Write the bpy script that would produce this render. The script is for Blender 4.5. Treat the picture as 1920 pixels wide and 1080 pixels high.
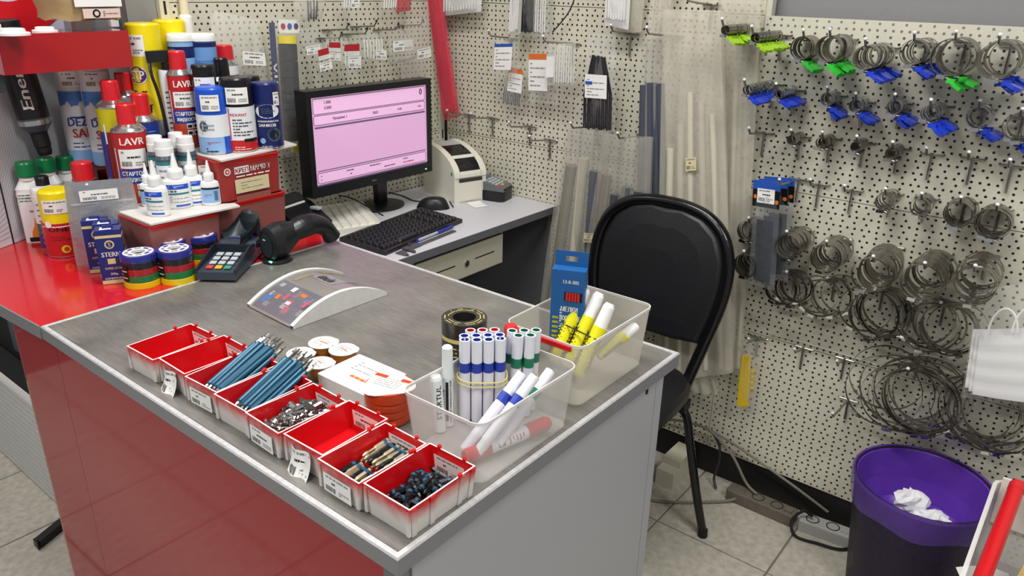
import bpy, math, random
from mathutils import Matrix, Vector
from math import sin, cos, pi, radians, atan2, hypot
random.seed(7)
for o in list(bpy.data.objects): bpy.data.objects.remove(o, do_unlink=True)
SC = bpy.context.scene
COL = SC.collection

# ---------------------------------------------------------------- camera
FPX, PITCH, ROLL, YAW = 1431.0, 0.382134705, 0.0225734812, 2.238202
CAM = Vector((0, 0, 1.48))
_fw = Vector((cos(PITCH)*cos(YAW), cos(PITCH)*sin(YAW), -sin(PITCH)))
_r0 = Vector((sin(YAW), -cos(YAW), 0)); _u0 = _r0.cross(_fw)
_rt = cos(ROLL)*_r0 + sin(ROLL)*_u0; _up = -sin(ROLL)*_r0 + cos(ROLL)*_u0
cd = bpy.data.cameras.new('camera'); cam = bpy.data.objects.new('camera', cd); COL.objects.link(cam)
cam.matrix_world = Matrix(((_rt.x, _up.x, -_fw.x, CAM.x), (_rt.y, _up.y, -_fw.y, CAM.y), (_rt.z, _up.z, -_fw.z, CAM.z), (0, 0, 0, 1)))
cd.sensor_width = 36; cd.lens = FPX/1920*36; cd.clip_start = .02
SC.camera = cam
# ---------------------------------------------------------------- world, lamps, exposure
w = bpy.data.worlds.new('world'); SC.world = w; w.use_nodes = True
w.node_tree.nodes['Background'].inputs[0].default_value = (.93, .96, 1, 1)
w.node_tree.nodes['Background'].inputs[1].default_value = .24
def area(name, loc, sx, sy, power, col=(1, .985, .96)):
    l = bpy.data.lights.new(name, 'AREA'); l.shape = 'RECTANGLE'; l.size = sx; l.size_y = sy; l.energy = power; l.color = col
    o = bpy.data.objects.new(name, l); COL.objects.link(o); o.location = loc
    return o
area('ceiling_lamp', (-.9, .9, 2.72), 1.2, .3, 24)
area('ceiling_lamp', (-.9, -.9, 2.72), 1.2, .3, 27)
area('ceiling_lamp', (1.0, .6, 2.72), 1.2, .3, 27)
area('ceiling_lamp', (-2.9, .2, 2.72), 1.2, .3, 17)
SC.view_settings.view_transform = 'Standard'; SC.view_settings.look = 'None'
SC.view_settings.gamma = 1; SC.view_settings.use_curve_mapping = False
SC.view_settings.exposure = 0.3

# ---------------------------------------------------------------- pixel -> place
def ray(px, py): return _rt*((px-960)/FPX) + _up*(-(py-540)/FPX) + _fw
def onz(px, py, z): d = ray(px, py); return CAM + d*((z-CAM.z)/d.z)
def onx(px, py, x): d = ray(px, py); return CAM + d*((x-CAM.x)/d.x)
def ony(px, py, y): d = ray(px, py); return CAM + d*((y-CAM.y)/d.y)
def depth(p): return (Vector(p)-CAM).dot(_fw)
def zat(x, y, py):
    a = Vector((x, y, 0))-CAM; k = (540-py)/FPX
    return (k*a.dot(_fw)-a.dot(_up))/(_up.z-k*_fw.z)
def base(px, py, z, r):
    "centre on plane z of a round foot whose near edge shows at the pixel"
    p = onz(px, py, z); d = Vector((p.x, p.y)).normalized()
    return Vector((p.x+d.x*r, p.y+d.y*r, z))
def face(p, off=0): return atan2(-p[1], -p[0]) + pi/2 + off     # local -Y turned to the camera side
def wpx(w, p): return w*depth(p)/FPX

# ---------------------------------------------------------------- materials
MATS = {}
def lin(h):
    if isinstance(h, str):
        h = h.lstrip('#'); c = [int(h[i:i+2], 16)/255 for i in (0, 2, 4)]
        return tuple(x/12.92 if x <= .04045 else ((x+.055)/1.055)**2.4 for x in c)
    return h
def mat(name, col, rough=.5, metal=0, alpha=1, emit=0, noise=0, nscale=60, bump=0, bscale=200, coat=0, spec=None, trans=0):
    if name in MATS: return MATS[name]
    m = bpy.data.materials.new(name); m.use_nodes = True; nt = m.node_tree
    b = nt.nodes['Principled BSDF']; c = lin(col)
    b.inputs['Base Color'].default_value = (*c, 1); b.inputs['Roughness'].default_value = rough; b.inputs['Metallic'].default_value = metal
    if alpha < 1: b.inputs['Alpha'].default_value = alpha
    if coat: b.inputs['Coat Weight'].default_value = coat; b.inputs['Coat Roughness'].default_value = .08
    if spec is not None: b.inputs['Specular IOR Level'].default_value = spec
    if emit: b.inputs['Emission Color'].default_value = (*c, 1); b.inputs['Emission Strength'].default_value = emit
    if noise or bump:
        tc = nt.nodes.new('ShaderNodeTexCoord')
    if noise:
        n = nt.nodes.new('ShaderNodeTexNoise'); n.inputs['Scale'].default_value = nscale; n.inputs['Detail'].default_value = 4
        nt.links.new(tc.outputs['Object'], n.inputs['Vector'])
        r = nt.nodes.new('ShaderNodeMapRange'); r.inputs[1].default_value = .3; r.inputs[2].default_value = .7
        r.inputs[3].default_value = 1-noise; r.inputs[4].default_value = 1+noise
        nt.links.new(n.outputs['Fac'], r.inputs[0])
        x = nt.nodes.new('ShaderNodeMix'); x.data_type = 'RGBA'; x.blend_type = 'MULTIPLY'; x.inputs[0].default_value = 1
        x.inputs[6].default_value = (*c, 1); nt.links.new(r.outputs[0], x.inputs[7]); nt.links.new(x.outputs[2], b.inputs['Base Color'])
    if bump:
        n2 = nt.nodes.new('ShaderNodeTexNoise'); n2.inputs['Scale'].default_value = bscale; n2.inputs['Detail'].default_value = 3
        nt.links.new(tc.outputs['Object'], n2.inputs['Vector'])
        bp = nt.nodes.new('ShaderNodeBump'); bp.inputs['Strength'].default_value = bump; bp.inputs['Distance'].default_value = .004
        nt.links.new(n2.outputs['Fac'], bp.inputs['Height']); nt.links.new(bp.outputs[0], b.inputs['Normal'])
    MATS[name] = m; return m
def film(name, col, alpha, rough=.15, bump=.6, bscale=40):
    return mat(name, col, rough, alpha=alpha, bump=bump, bscale=bscale)

# ---------------------------------------------------------------- mesh builder
def flat(o, U=(1, 0, 0), V=(0, 0, 1)):
    o, U, V = Vector(o), Vector(U), Vector(V); N = U.cross(V)
    return lambda u, v, h=0: o+U*u+V*v+N*h
def wrap(r, zc=0, a0=0):
    return lambda u, v, h=0: Vector(((r+h)*sin(a0+u/r), -(r+h)*cos(a0+u/r), zc+v))
_TX = {}
def text_mesh(s):
    if s in _TX: return _TX[s]
    c = bpy.data.curves.new('t', 'FONT'); c.body = s; c.size = 1; c.resolution_u = 2; c.fill_mode = 'FRONT'
    o = bpy.data.objects.new('t', c); COL.objects.link(o); bpy.context.view_layer.update()
    me = bpy.data.meshes.new_from_object(o.evaluated_get(bpy.context.evaluated_depsgraph_get()))
    vs = [(v.co.x, v.co.y) for v in me.vertices]; fs = [tuple(p.vertices) for p in me.polygons]
    bpy.data.objects.remove(o); bpy.data.meshes.remove(me); bpy.data.curves.remove(c)
    x0 = min(v[0] for v in vs); x1 = max(v[0] for v in vs); y0 = min(v[1] for v in vs); y1 = max(v[1] for v in vs)
    _TX[s] = ([((x-x0), (y-y0)) for x, y in vs], fs, x1-x0, y1-y0); return _TX[s]
class MB:
    def __init__(s, M=None): s.v = []; s.f = []; s.m = []; s.s = []; s.M = M or Matrix(); s.k = []
    def add(s, vs, fs, m, smooth=False):
        n = len(s.v); s.v += [s.M @ Vector(v) for v in vs]
        if m not in s.k: s.k.append(m)
        i = s.k.index(m)
        for f in fs: s.f.append(tuple(n+a for a in f)); s.m.append(i); s.s.append(smooth)
        return s
    def box(s, c, d, m, M=None):
        x, y, z = [a/2 for a in d]
        vs = [Vector((sx*x, sy*y, sz*z)) for sz in (-1, 1) for sx, sy in ((-1, -1), (1, -1), (1, 1), (-1, 1))]
        if M: vs = [M @ v for v in vs]
        c = Vector(c); vs = [v+c for v in vs]
        return s.add(vs, [(3, 2, 1, 0), (4, 5, 6, 7), (0, 1, 5, 4), (1, 2, 6, 5), (2, 3, 7, 6), (3, 0, 4, 7)], m)
    def span(s, a, b, m): return s.box([(a[i]+b[i])/2 for i in range(3)], [abs(a[i]-b[i]) for i in range(3)], m)
    def rings(s, rs, m, cap0=True, cap1=True, smooth=True, ms=None, closed=True):
        n = len(rs[0]); off = 0
        for i in range(len(rs)-1):
            mm = ms[i] if ms else m
            a, b = rs[i], rs[i+1]
            s.add(list(a)+list(b), [(j, (j+1) % n, n+(j+1) % n, n+j) for j in range(n if closed else n-1)], mm, smooth)
        if cap0: s.add(rs[0], [tuple(reversed(range(n)))], ms[0] if ms else m)
        if cap1: s.add(rs[-1], [tuple(range(n))], ms[-1] if ms else m)
        return s
    def lathe(s, prof, m=None, n=20, cap0=True, cap1=True, o=(0, 0, 0), sx=1, sy=1):
        "prof: (r, z[, mat of the segment above])"
        o = Vector(o); rs = []; ms = []
        for q in prof:
            rs.append([o+Vector((q[0]*sx*sin(2*pi*j/n), -q[0]*sy*cos(2*pi*j/n), q[1])) for j in range(n)]); ms.append(q[2] if len(q) > 2 else m)
        return s.rings(rs, m, cap0, cap1, True, ms[:-1] if len(ms) > 1 else None)
    def cyl(s, p, q, r, m, r2=None, n=10, cap=True):
        p, q = Vector(p), Vector(q); d = (q-p).normalized(); a = d.orthogonal().normalized(); b = d.cross(a)
        r2 = r if r2 is None else r2
        return s.rings([[p+(a*cos(2*pi*j/n)+b*sin(2*pi*j/n))*r for j in range(n)], [q+(a*cos(2*pi*j/n)+b*sin(2*pi*j/n))*r2 for j in range(n)]], m, cap, cap)
    def tube(s, pts, r, m, n=6, closed=False, flatten=None):
        pts = [Vector(p) for p in pts]; L = len(pts); rs = []; prev = None
        for i, p in enumerate(pts):
            a = pts[(i-1) % L] if (closed or i > 0) else p; b = pts[(i+1) % L] if (closed or i < L-1) else p
            d = (b-a); d = d.normalized() if d.length > 1e-9 else Vector((0, 0, 1))
            if prev is None: x = d.orthogonal().normalized()
            else:
                x = prev-d*prev.dot(d); x = x.normalized() if x.length > 1e-6 else d.orthogonal().normalized()
            prev = x; y = d.cross(x); rr = r[i] if isinstance(r, (list, tuple)) else r
            rs.append([p+(x*cos(2*pi*j/n)+y*sin(2*pi*j/n))*rr for j in range(n)])
        if closed: rs.append(rs[0])
        return s.rings(rs, m, not closed, not closed)
    def prism(s, poly, h0, h1, m, fn=None, smooth=False, m2=None):
        "poly of (u, v), pushed from h0 to h1 along fn's normal"
        fn = fn or flat((0, 0, 0), (1, 0, 0), (0, 1, 0)); n = len(poly)
        a = [fn(u, v, h0) for u, v in poly]; b = [fn(u, v, h1) for u, v in poly]
        s.add(a+b, [(j, (j+1) % n, n+(j+1) % n, n+j) for j in range(n)], m, smooth)
        s.add(a, [tuple(reversed(range(n)))], m); s.add(b, [tuple(range(n))], m2 or m); return s
    def rbox(s, d, r, m, n=3, z0=0, o=(0, 0, 0), taper=1, open_top=False, mt=None, top_r=0):
        "upright box with rounded vertical edges standing on z0"
        o = Vector(o); x, y = d[0]/2, d[1]/2
        def ring(k, z, ins=0):
            X, Y, rr = x*k-ins, y*k-ins, max(1e-5, min(r, x*k-1e-4, y*k-1e-4)-ins*.5)
            out = []
            for cx, cy, a0 in ((X-rr, -Y+rr, -pi/2), (X-rr, Y-rr, 0), (-X+rr, Y-rr, pi/2), (-X+rr, -Y+rr, pi)):
                for i in range(n+1):
                    a = a0+pi/2*i/n; out.append(o+Vector((cx+rr*cos(a), cy+rr*sin(a), z)))
            return out
        R = [ring(1, z0)]
        if top_r: R += [ring(taper, z0+d[2]-top_r), ring(taper, z0+d[2]-top_r*.3, top_r*.3), ring(taper, z0+d[2], top_r)]
        else: R += [ring(taper, z0+d[2])]
        s.rings(R, m, True, not open_top, True)
        if mt and not open_top: s.m[-1] = s.k.index(mt) if mt in s.k else (s.k.append(mt) or len(s.k)-1)
        return s
    def tub(s, d, r, t, m, taper=1.1, n=3, rim=0, mrim=None, floor=None):
        "open tray: d is the foot size and the height, walls of thickness t"
        x, y, h = d[0]/2, d[1]/2, d[2]
        def ring(k, z, e):
            X, Y = x*k+e, y*k+e; rr = max(.0008, r*k+e); out = []
            for cx, cy, a0 in ((X-rr, -Y+rr, -pi/2), (X-rr, Y-rr, 0), (-X+rr, Y-rr, pi/2), (-X+rr, -Y+rr, pi)):
                for i in range(n+1):
                    a = a0+pi/2*i/n; out.append(Vector((cx+rr*cos(a), cy+rr*sin(a), z)))
            return out
        R = [ring(1, 0, 0), ring(taper, h-(rim and .004), 0)]; ms = [m]
        if rim: R += [ring(taper, h-.004, rim), ring(taper, h, rim), ring(taper, h, -t)]; ms += [mrim or m]*3
        else: R += [ring(taper, h, -t)]; ms += [mrim or m]
        R += [ring(1, floor or t, -t)]; ms += [m]
        return s.rings(R, m, True, True, True, ms)
    def grid(s, fn, nu, nv, m, smooth=True):
        vs = [fn(i/nu, j/nv) for j in range(nv+1) for i in range(nu+1)]
        return s.add(vs, [(j*(nu+1)+i, j*(nu+1)+i+1, (j+1)*(nu+1)+i+1, (j+1)*(nu+1)+i) for j in range(nv) for i in range(nu)], m, smooth)
    def patch(s, fn, u0, v0, u1, v1, m, h=.0004, nu=1):
        return s.grid(lambda a, b: fn(u0+(u1-u0)*a, v0+(v1-v0)*b, h), nu, 4 if nu > 5 else 1, m)
    def disc(s, fn, u, v, r, m, h=.0006, n=14, rv=None):
        return s.add([fn(u+r*cos(2*pi*j/n), v+(rv or r)*sin(2*pi*j/n), h) for j in range(n)], [tuple(range(n))], m)
    def text(s, fn, t, u, v, h, m, w=None, lift=.0008, ang=0, italic=0, bold=True):
        "text centred on (u, v), h tall, w wide at most"
        vs, fs, tw, th = text_mesh(t); k = h/max(th, .5); kx = k
        if w: kx = min(k*1.6, w/tw)
        for du in ((-.035, .035) if bold else (0,)):
            out = []
            for x, y in vs:
                a, b = (x-tw/2)*kx+du*h, (y-th/2)*k; a += b*italic
                out.append(fn(u+a*cos(ang)-b*sin(ang), v+a*sin(ang)+b*cos(ang), lift))
            s.add(out, fs, m)
        return s
    def lines(s, fn, u0, v0, u1, v1, rows, m, lift=.0007, seed=1, fill=.5):
        rnd = random.Random(seed); rh = (v1-v0)/rows
        for i in range(rows):
            v = v1-rh*(i+.5); u = u0
            while u < u1-1e-5:
                L = (u1-u0)*rnd.uniform(.08, .3); e = min(u1, u+L)
                s.add([fn(a, b, lift) for a, b in ((u, v-rh*fill/2), (e, v-rh*fill/2), (e, v+rh*fill/2), (u, v+rh*fill/2))], [(0, 1, 2, 3)], m)
                u = e+(u1-u0)*.04
                if rnd.random() < .15: break
        return s
    def barcode(s, fn, u0, v0, u1, v1, m, n=12, lift=.0007):
        w = (u1-u0)/n; rnd = random.Random(3)
        for i in range(n):
            a = u0+i*w; s.add([fn(p, q, lift) for p, q in ((a, v0), (a+w*rnd.uniform(.3, .75), v0), (a+w*.5, v1), (a, v1))], [(0, 1, 2, 3)], m)
        return s
    def tag(s, fn, u0, v0, u1, v1, m='tag_white', h=.0006, seed=1, nu=3):
        "white price tag with a printed heading, a price and a bar code"
        W, H = u1-u0, v1-v0
        s.patch(fn, u0, v0, u1, v1, m, h, nu)
        s.lines(fn, u0+W*.1, v0+H*.76, u0+W*.9, v0+H*.94, 1, 'print_grey', h+.0003, seed)
        s.lines(fn, u0+W*.3, v0+H*.5, u0+W*.75, v0+H*.68, 1, 'print_dark', h+.0003, seed+1)
        s.barcode(fn, u0+W*.08, v0+H*.12, u0+W*.45, v0+H*.38, 'print_dark', 9, h+.0003)
        s.lines(fn, u0+W*.55, v0+H*.12, u0+W*.92, v0+H*.36, 2, 'print_grey', h+.0003, seed+2)
        return s
    def mesh(s, name):
        me = bpy.data.meshes.new(name); me.from_pydata([tuple(v) for v in s.v], [], s.f)
        for k in s.k: me.materials.append(MATS[k] if isinstance(k, str) else k)
        me.polygons.foreach_set('material_index', s.m); me.polygons.foreach_set('use_smooth', s.s); me.update()
        return me
    def build(s, name, parent=None, loc=None, rot=None, label=None, smooth_angle=True):
        me = s.mesh(name)
        if any(s.s): me.set_sharp_from_angle(angle=radians(40))
        o = bpy.data.objects.new(name, me); COL.objects.link(o)
        if parent: o.parent = parent
        if loc is not None: o.location = loc
        if rot is not None: o.rotation_euler = rot if hasattr(rot, '__len__') else (0, 0, rot)
        if label: o['label'] = label
        return o
def tg(o, label, cat, group=None):
    o['label'] = label; o['category'] = cat
    if group: o['group'] = group
    return o
def thing(name, label, cat, loc=(0, 0, 0), rot=0, group=None):
    o = bpy.data.objects.new(name, None); COL.objects.link(o); o.empty_display_size = .02
    o.location = loc; o.rotation_euler = rot if hasattr(rot, '__len__') else (0, 0, rot)
    return tg(o, label, cat, group)
def struct(o): o['kind'] = 'structure'; return o
def dup(root, loc=None, rot=None, label=None, group=None, matrix=None):
    kids = [c for c in KIDS(root)]
    r = root.copy(); COL.objects.link(r)
    if matrix is not None: r.matrix_world = matrix
    if loc is not None: r.location = loc
    if rot is not None: r.rotation_euler = rot if hasattr(rot, '__len__') else (0, 0, rot)
    if label: r['label'] = label
    if group: r['group'] = group
    for ch in kids:
        c = ch.copy(); COL.objects.link(c); c.parent = r
        for g in KIDS(ch):
            d = g.copy(); COL.objects.link(d); d.parent = c
    return r
def KIDS(o): return list(o.children)
def mesh_copy(o, loc, rot, parent=None):
    c = o.copy(); COL.objects.link(c); c.location = loc; c.rotation_euler = rot if hasattr(rot, '__len__') else (0, 0, rot)
    if parent: c.parent = parent
    return c
def arc(c, r, a0, a1, n, U=(1, 0, 0), V=(0, 0, 1)):
    c, U, V = Vector(c), Vector(U), Vector(V)
    return [c+U*(r*cos(a0+(a1-a0)*i/n))+V*(r*sin(a0+(a1-a0)*i/n)) for i in range(n+1)]
def smooth_path(pts, n=6):
    "Catmull-Rom through the points"
    P = [Vector(p) for p in pts]; P = [P[0]*2-P[1]]+P+[P[-1]*2-P[-2]]; out = []
    for i in range(1, len(P)-2):
        for k in range(n):
            t = k/n; a, b, c, d = P[i-1:i+3]
            out.append(.5*((2*b)+(c-a)*t+(2*a-5*b+4*c-d)*t*t+(3*b-a-3*c+d)*t**3))
    out.append(P[-2]); return out
# ---------------------------------------------------------------- shared materials
mat('tag_white', '#f2f1ec', .6); mat('print_grey', '#8d8d8d', .6); mat('print_dark', '#2c2c2e', .6)
mat('steel', '#b4b2ac', .28, 1); mat('steel_dark', '#8a8780', .32, 1); mat('chrome', '#dcdcdc', .12, 1); mat('wire', '#9a9892', .3, .9)
mat('white_plastic', '#efefed', .35); mat('black_plastic', '#16171a', .35); mat('black_matte', '#121214', .6)
mat('red_gloss', '#c3131f', .12, coat=.5); mat('red_plastic', '#d8141f', .3); mat('red_cap', '#d4222c', .3)
mat('green_cap', '#0f7a45', .3); mat('blue_cap', '#1f55c8', .3); mat('navy', '#16225e', .3); mat('yellow', '#f3dc10', .3)
mat('paper', '#efeee9', .7, noise=.03, nscale=30); mat('card_beige', '#d9cfb4', .7); mat('tin', '#cfd0d0', .2, .9)
mat('orange', '#e0702a', .5); mat('light_blue', '#6f9fd8', .35); mat('purple', '#5a2a86', .4)
mat('pegboard', '#d5d1be', .42, noise=.035, nscale=7); mat('pegboard_dark', '#2a2a28', .8)
mat('grey_laminate', '#a3a4a8', .4); mat('grey_dark', '#55565a', .5)
mat('floor_tile', '#b9b3a6', .45, noise=.18, nscale=48, bump=.12, bscale=220); mat('grout', '#77726a', .9)
mat('wall_grey', '#8b8b8c', .8, noise=.02); mat('ceiling_white', '#dcdcda', .9)

# brushed grey worktop: streaks along the counter
m = bpy.data.materials.new('worktop'); m.use_nodes = True; MATS['worktop'] = m; nt = m.node_tree; b = nt.nodes['Principled BSDF']
tc = nt.nodes.new('ShaderNodeTexCoord'); mp = nt.nodes.new('ShaderNodeMapping'); mp.inputs['Scale'].default_value = (16, 130, 1)
mp.inputs['Rotation'].default_value = (0, 0, .9)
nt.links.new(tc.outputs['Object'], mp.inputs['Vector'])
n1 = nt.nodes.new('ShaderNodeTexNoise'); n1.inputs['Scale'].default_value = 1.3; n1.inputs['Detail'].default_value = 8; n1.inputs['Roughness'].default_value = .7
nt.links.new(mp.outputs[0], n1.inputs['Vector'])
n2 = nt.nodes.new('ShaderNodeTexNoise'); n2.inputs['Scale'].default_value = 9; n2.inputs['Detail'].default_value = 5
nt.links.new(tc.outputs['Object'], n2.inputs['Vector'])
mx = nt.nodes.new('ShaderNodeMath'); mx.operation = 'ADD'; nt.links.new(n1.outputs['Fac'], mx.inputs[0]); nt.links.new(n2.outputs['Fac'], mx.inputs[1])
cr = nt.nodes.new('ShaderNodeValToRGB'); cr.color_ramp.elements[0].position = .36; cr.color_ramp.elements[1].position = .66
cr.color_ramp.elements[0].color = (*lin('#73716d'), 1); cr.color_ramp.elements[1].color = (*lin('#9b9791'), 1)
hf = nt.nodes.new('ShaderNodeMath'); hf.operation = 'MULTIPLY'; hf.inputs[1].default_value = .5; nt.links.new(mx.outputs[0], hf.inputs[0])
nt.links.new(hf.outputs[0], cr.inputs[0]); nt.links.new(cr.outputs[0], b.inputs['Base Color'])
rr = nt.nodes.new('ShaderNodeMapRange'); rr.inputs[3].default_value = .22; rr.inputs[4].default_value = .42
nt.links.new(n2.outputs['Fac'], rr.inputs[0]); nt.links.new(rr.outputs[0], b.inputs['Roughness']); b.inputs['Metallic'].default_value = .35

T, DZ, YW, XW = .86, .782, 2.052, -1.954      # counter top, desk top, right pegboard, back pegboard
# ---------------------------------------------------------------- floor, walls, ceiling
fl = struct(MB().span((-3.6, -1.6, -.03), (1.6, 2.25, -.004), 'grout').build('floor'))
P = .335; tile = None
for i in range(-8, 5):
    for j in range(-9, 1):
        x0, y0 = -.461+i*P, 1.733+j*P
        if tile is None:
            mb = MB(); g = P-.005
            def rg(z, k): return [Vector((sx*(g/2-k), sy*(g/2-k), z)) for sx, sy in ((-1, -1), (1, -1), (1, 1), (-1, 1))]
            mb.rings([rg(-.006, 0), rg(-.0012, 0), rg(0, .0012)], 'floor_tile', False, True, False)
            tile = mb.build('tile', fl); tile.location = (x0+P/2, y0+P/2, 0)
        else: mesh_copy(tile, (x0+P/2, y0+P/2, 0), 0, fl)
struct(MB().span((-3.64, -1.6, 0), (-3.6, 2.25, 2.76), 'wall_grey').build('wall_left'))
struct(MB().span((-3.6, -1.6, 2.76), (1.6, 2.25, 2.8), 'ceiling_white').build('ceiling'))

def perforated(name, parent, fn, u0, u1, v0, v1, r=.0034):
    "steel panel with alternate rows of close and wide set holes"
    mb = MB(); vs, fs = [], []; rows = int((v1-v0)/.0146); rh = (v1-v0)/rows
    for k in range(rows):
        pitch = .018 if k % 2 == 0 else .030
        n = max(1, int(round((u1-u0)/pitch))); cw = (u1-u0)/n
        vb = v0+k*rh
        for i in range(n):
            ub = u0+i*cw; cu, cv = ub+cw/2, vb+rh/2; s = len(vs)
            out = ((ub, vb), (cu, vb), (ub+cw, vb), (ub+cw, cv), (ub+cw, vb+rh), (cu, vb+rh), (ub, vb+rh), (ub, cv))
            vs += [fn(a, c, 0) for a, c in out]
            for q in range(8):
                a = -3*pi/4+q*pi/4; vs.append(fn(cu+r*cos(a), cv+r*sin(a), 0))
            fs += [(s+q, s+(q+1) % 8, s+8+(q+1) % 8, s+8+q) for q in range(8)]
    mb.add(vs, fs, 'pegboard')
    for a, c, d, e in ((u0, v0, u1, v0), (u0, v1, u1, v1), (u0, v0, u0, v1), (u1, v0, u1, v1)):   # folded rims
        mb.add([fn(a, c, 0), fn(d, e, 0), fn(d, e, -.012), fn(a, c, -.012)], [(0, 1, 2, 3)], 'pegboard')
    return mb.build(name, parent)
ZS = (.1, .532, .968, 1.412, 1.856)
wr = struct(MB().span((-2.2, YW+.05, 0), (1.6, YW+.09, 2.76), 'wall_grey').build('wall_right'))
fr = flat((0, YW, 0), (1, 0, 0), (0, 0, 1))
for k in range(4): perforated('perforated_panel', wr, fr, -1.935, -.802, ZS[k]+.001, ZS[k+1]-.001)
for k in range(3): perforated('perforated_panel', wr, fr, -.800, .30, ZS[k]+.001, ZS[k+1]-.001)
for k in range(3): perforated('perforated_panel', wr, fr, .302, 1.40, ZS[k]+.001, ZS[k+1]-.001)
MB().span((-1.94, YW+.006, 0), (1.4, YW+.03, .1), 'black_matte').build('kick_plate', wr)
MB().span((-.815, YW+.004, .1), (-.787, YW+.03, 1.86), 'pegboard').build('post', wr)
wb = struct(MB().span((-2.24, .86, 0), (-2.2, YW+.05, 2.76), 'wall_grey').build('wall_back'))
fb = flat((XW, 0, 0), (0, 1, 0), (0, 0, 1))
for k in range(1, 4): perforated('perforated_panel', wb, fb, 1.06, 2.035, ZS[k]+.001, ZS[k+1]-.001)
def slotted_post(name, a, b2, slots):
    mb = MB(); mb.span(a, b2, 'pegboard')
    for z in slots: mb.span((b2[0]-.001, (a[1]+b2[1])/2-.003, z-.016), (b2[0]+.0006, (a[1]+b2[1])/2+.003, z+.016), 'black_matte')
    return mb.build(name, wb)
slotted_post('post', (XW-.03, 1.032, .1), (XW+.004, 1.058, 1.9), [.6+.1*i for i in range(12)])
slotted_post('post', (XW-.03, 2.028, .1), (XW+.006, YW-.001, 1.9), [.655+.1*i for i in range(12)])
struct(MB().span((-2.2, .955, 0), (-1.966, 1.03, 2.76), 'wall_grey').build('wall_pilaster'))

# ---------------------------------------------------------------- grey-topped counter
mat('edge_highlight', '#cacaca', .4, .2, noise=.12, nscale=160); mat('edge_grey', '#86878a', .4, .2); mat('panel_red', '#9c1520', .07, spec=.3); mat('panel_grey', '#adaeb1', .45)
A0, B0, Y0, Y1 = -1.4965, -.529, .470, 1.168
ct = thing('shop_counter', 'low sales counter with worn grey top, glossy red front and grey end panel', 'counter', (0, 0, 0))
mb = MB()
mb.span((A0, Y0+.003, T-.022), (B0-.003, Y1-.003, T-.0006), 'edge_grey'); mb.add([(A0+.004, Y0+.010, T), (B0-.010, Y0+.010, T), (B0-.010, Y1-.010, T), (A0+.004, Y1-.010, T)], [(0, 1, 2, 3)], 'worktop')
mb.build('worktop', ct)
def edging(a, b2, inward):
    "metal edge strip, mitred: a band standing on the edge with a bevelled lip, corner highlight put into its colour"
    a, b2, n = Vector(a), Vector(b2), Vector(inward); t = (b2-a).normalized(); mb = MB()
    pr = ((0, -.026, 'edge_grey'), (0, -.002, 'edge_highlight'), (.0015, .0008, 'edge_highlight'), (.0085, .0008, 'edge_highlight'), (.0095, -.0008, None))  # pale lip colour stands in for the highlight along the edge
    rs = [(a+n*d+t*d+Vector((0, 0, z)), b2+n*d-t*d+Vector((0, 0, z))) for d, z, _ in pr]
    for i in range(len(rs)-1): mb.add([rs[i][0], rs[i][1], rs[i+1][1], rs[i+1][0]], [(0, 1, 2, 3)], pr[i][2])
    return mb.build('edge_strip', ct)
edging((A0, Y0, T), (B0, Y0, T), (0, 1, 0)); edging((B0, Y0, T), (B0, Y1, T), (-1, 0, 0)); edging((B0, Y1, T), (A0, Y1, T), (0, -1, 0)); edging((A0, Y1, T), (A0, Y0, T), (1, 0, 0))
MB().span((A0-.005, .490, .02), (-.556, .506, T-.024), 'panel_red').build('front_panel', ct)
MB().span((-.578, .490, .02), (-.5545, .512, T-.024), 'edge_grey').build('corner_strip', ct)
MB().span((-.568, .513, .02), (-.551, 1.130, T-.024), 'panel_grey').build('end_panel', ct)
MB().span((-.570, 1.1325, .02), (-.5515, 1.160, T-.024), 'panel_grey').build('end_stile', ct)
mb = MB(); mb.span((-1.45, 1.14, .02), (-.571, 1.155, T-.024), 'grey_dark'); mb.build('rear_panel', ct)
mb = MB(); mb.box((-.5505, 1.095, .805), (.003, .006, .012), 'black_plastic'); mb.build('catch', ct)

# ---------------------------------------------------------------- red-topped counter
mat('red_top', '#c81a24', .16, coat=.25, noise=.05, nscale=4)
rc = thing('red_counter', 'counter section with glossy red top crowded with cans and bottles', 'counter')
XB = -2.19
mb = MB(); mb.prism([(A0-.001, .4705), (A0-.001, 1.168), (-1.948, 1.168), (-1.948, .947), (XB, .947), (XB, .44), (-1.80, .455)], T-.022, T, 'red_top'); mb.build('red_top', rc)
mb = MB(); mb.prism([(A0-.001, .4675), (A0-.001, .4705), (-1.80, .455), (XB, .44), (XB, .437), (-1.80, .452)], T-.026, T+.0006, 'edge_grey'); mb.build('edge_strip', rc)
mb = MB(); pts = [(A0-.006, .490)]+[(-1.71+.06*cos(a), .55+.06*sin(a)) for a in [-pi/2-pi/2*i/6 for i in range(7)]]+[(-1.77, 1.15)]
inn = [(x+.0 if i == 0 else x+.012*cos(0), y+.014) for i, (x, y) in enumerate(pts)]
for i in range(len(pts)-1):
    a, b2 = pts[i], pts[i+1]
    mb.add([(a[0], a[1], .02), (b2[0], b2[1], .02), (b2[0], b2[1], T-.024), (a[0], a[1], T-.024)], [(0, 1, 2, 3)], 'panel_red', True)
mb.build('front_panel', rc)

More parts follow.
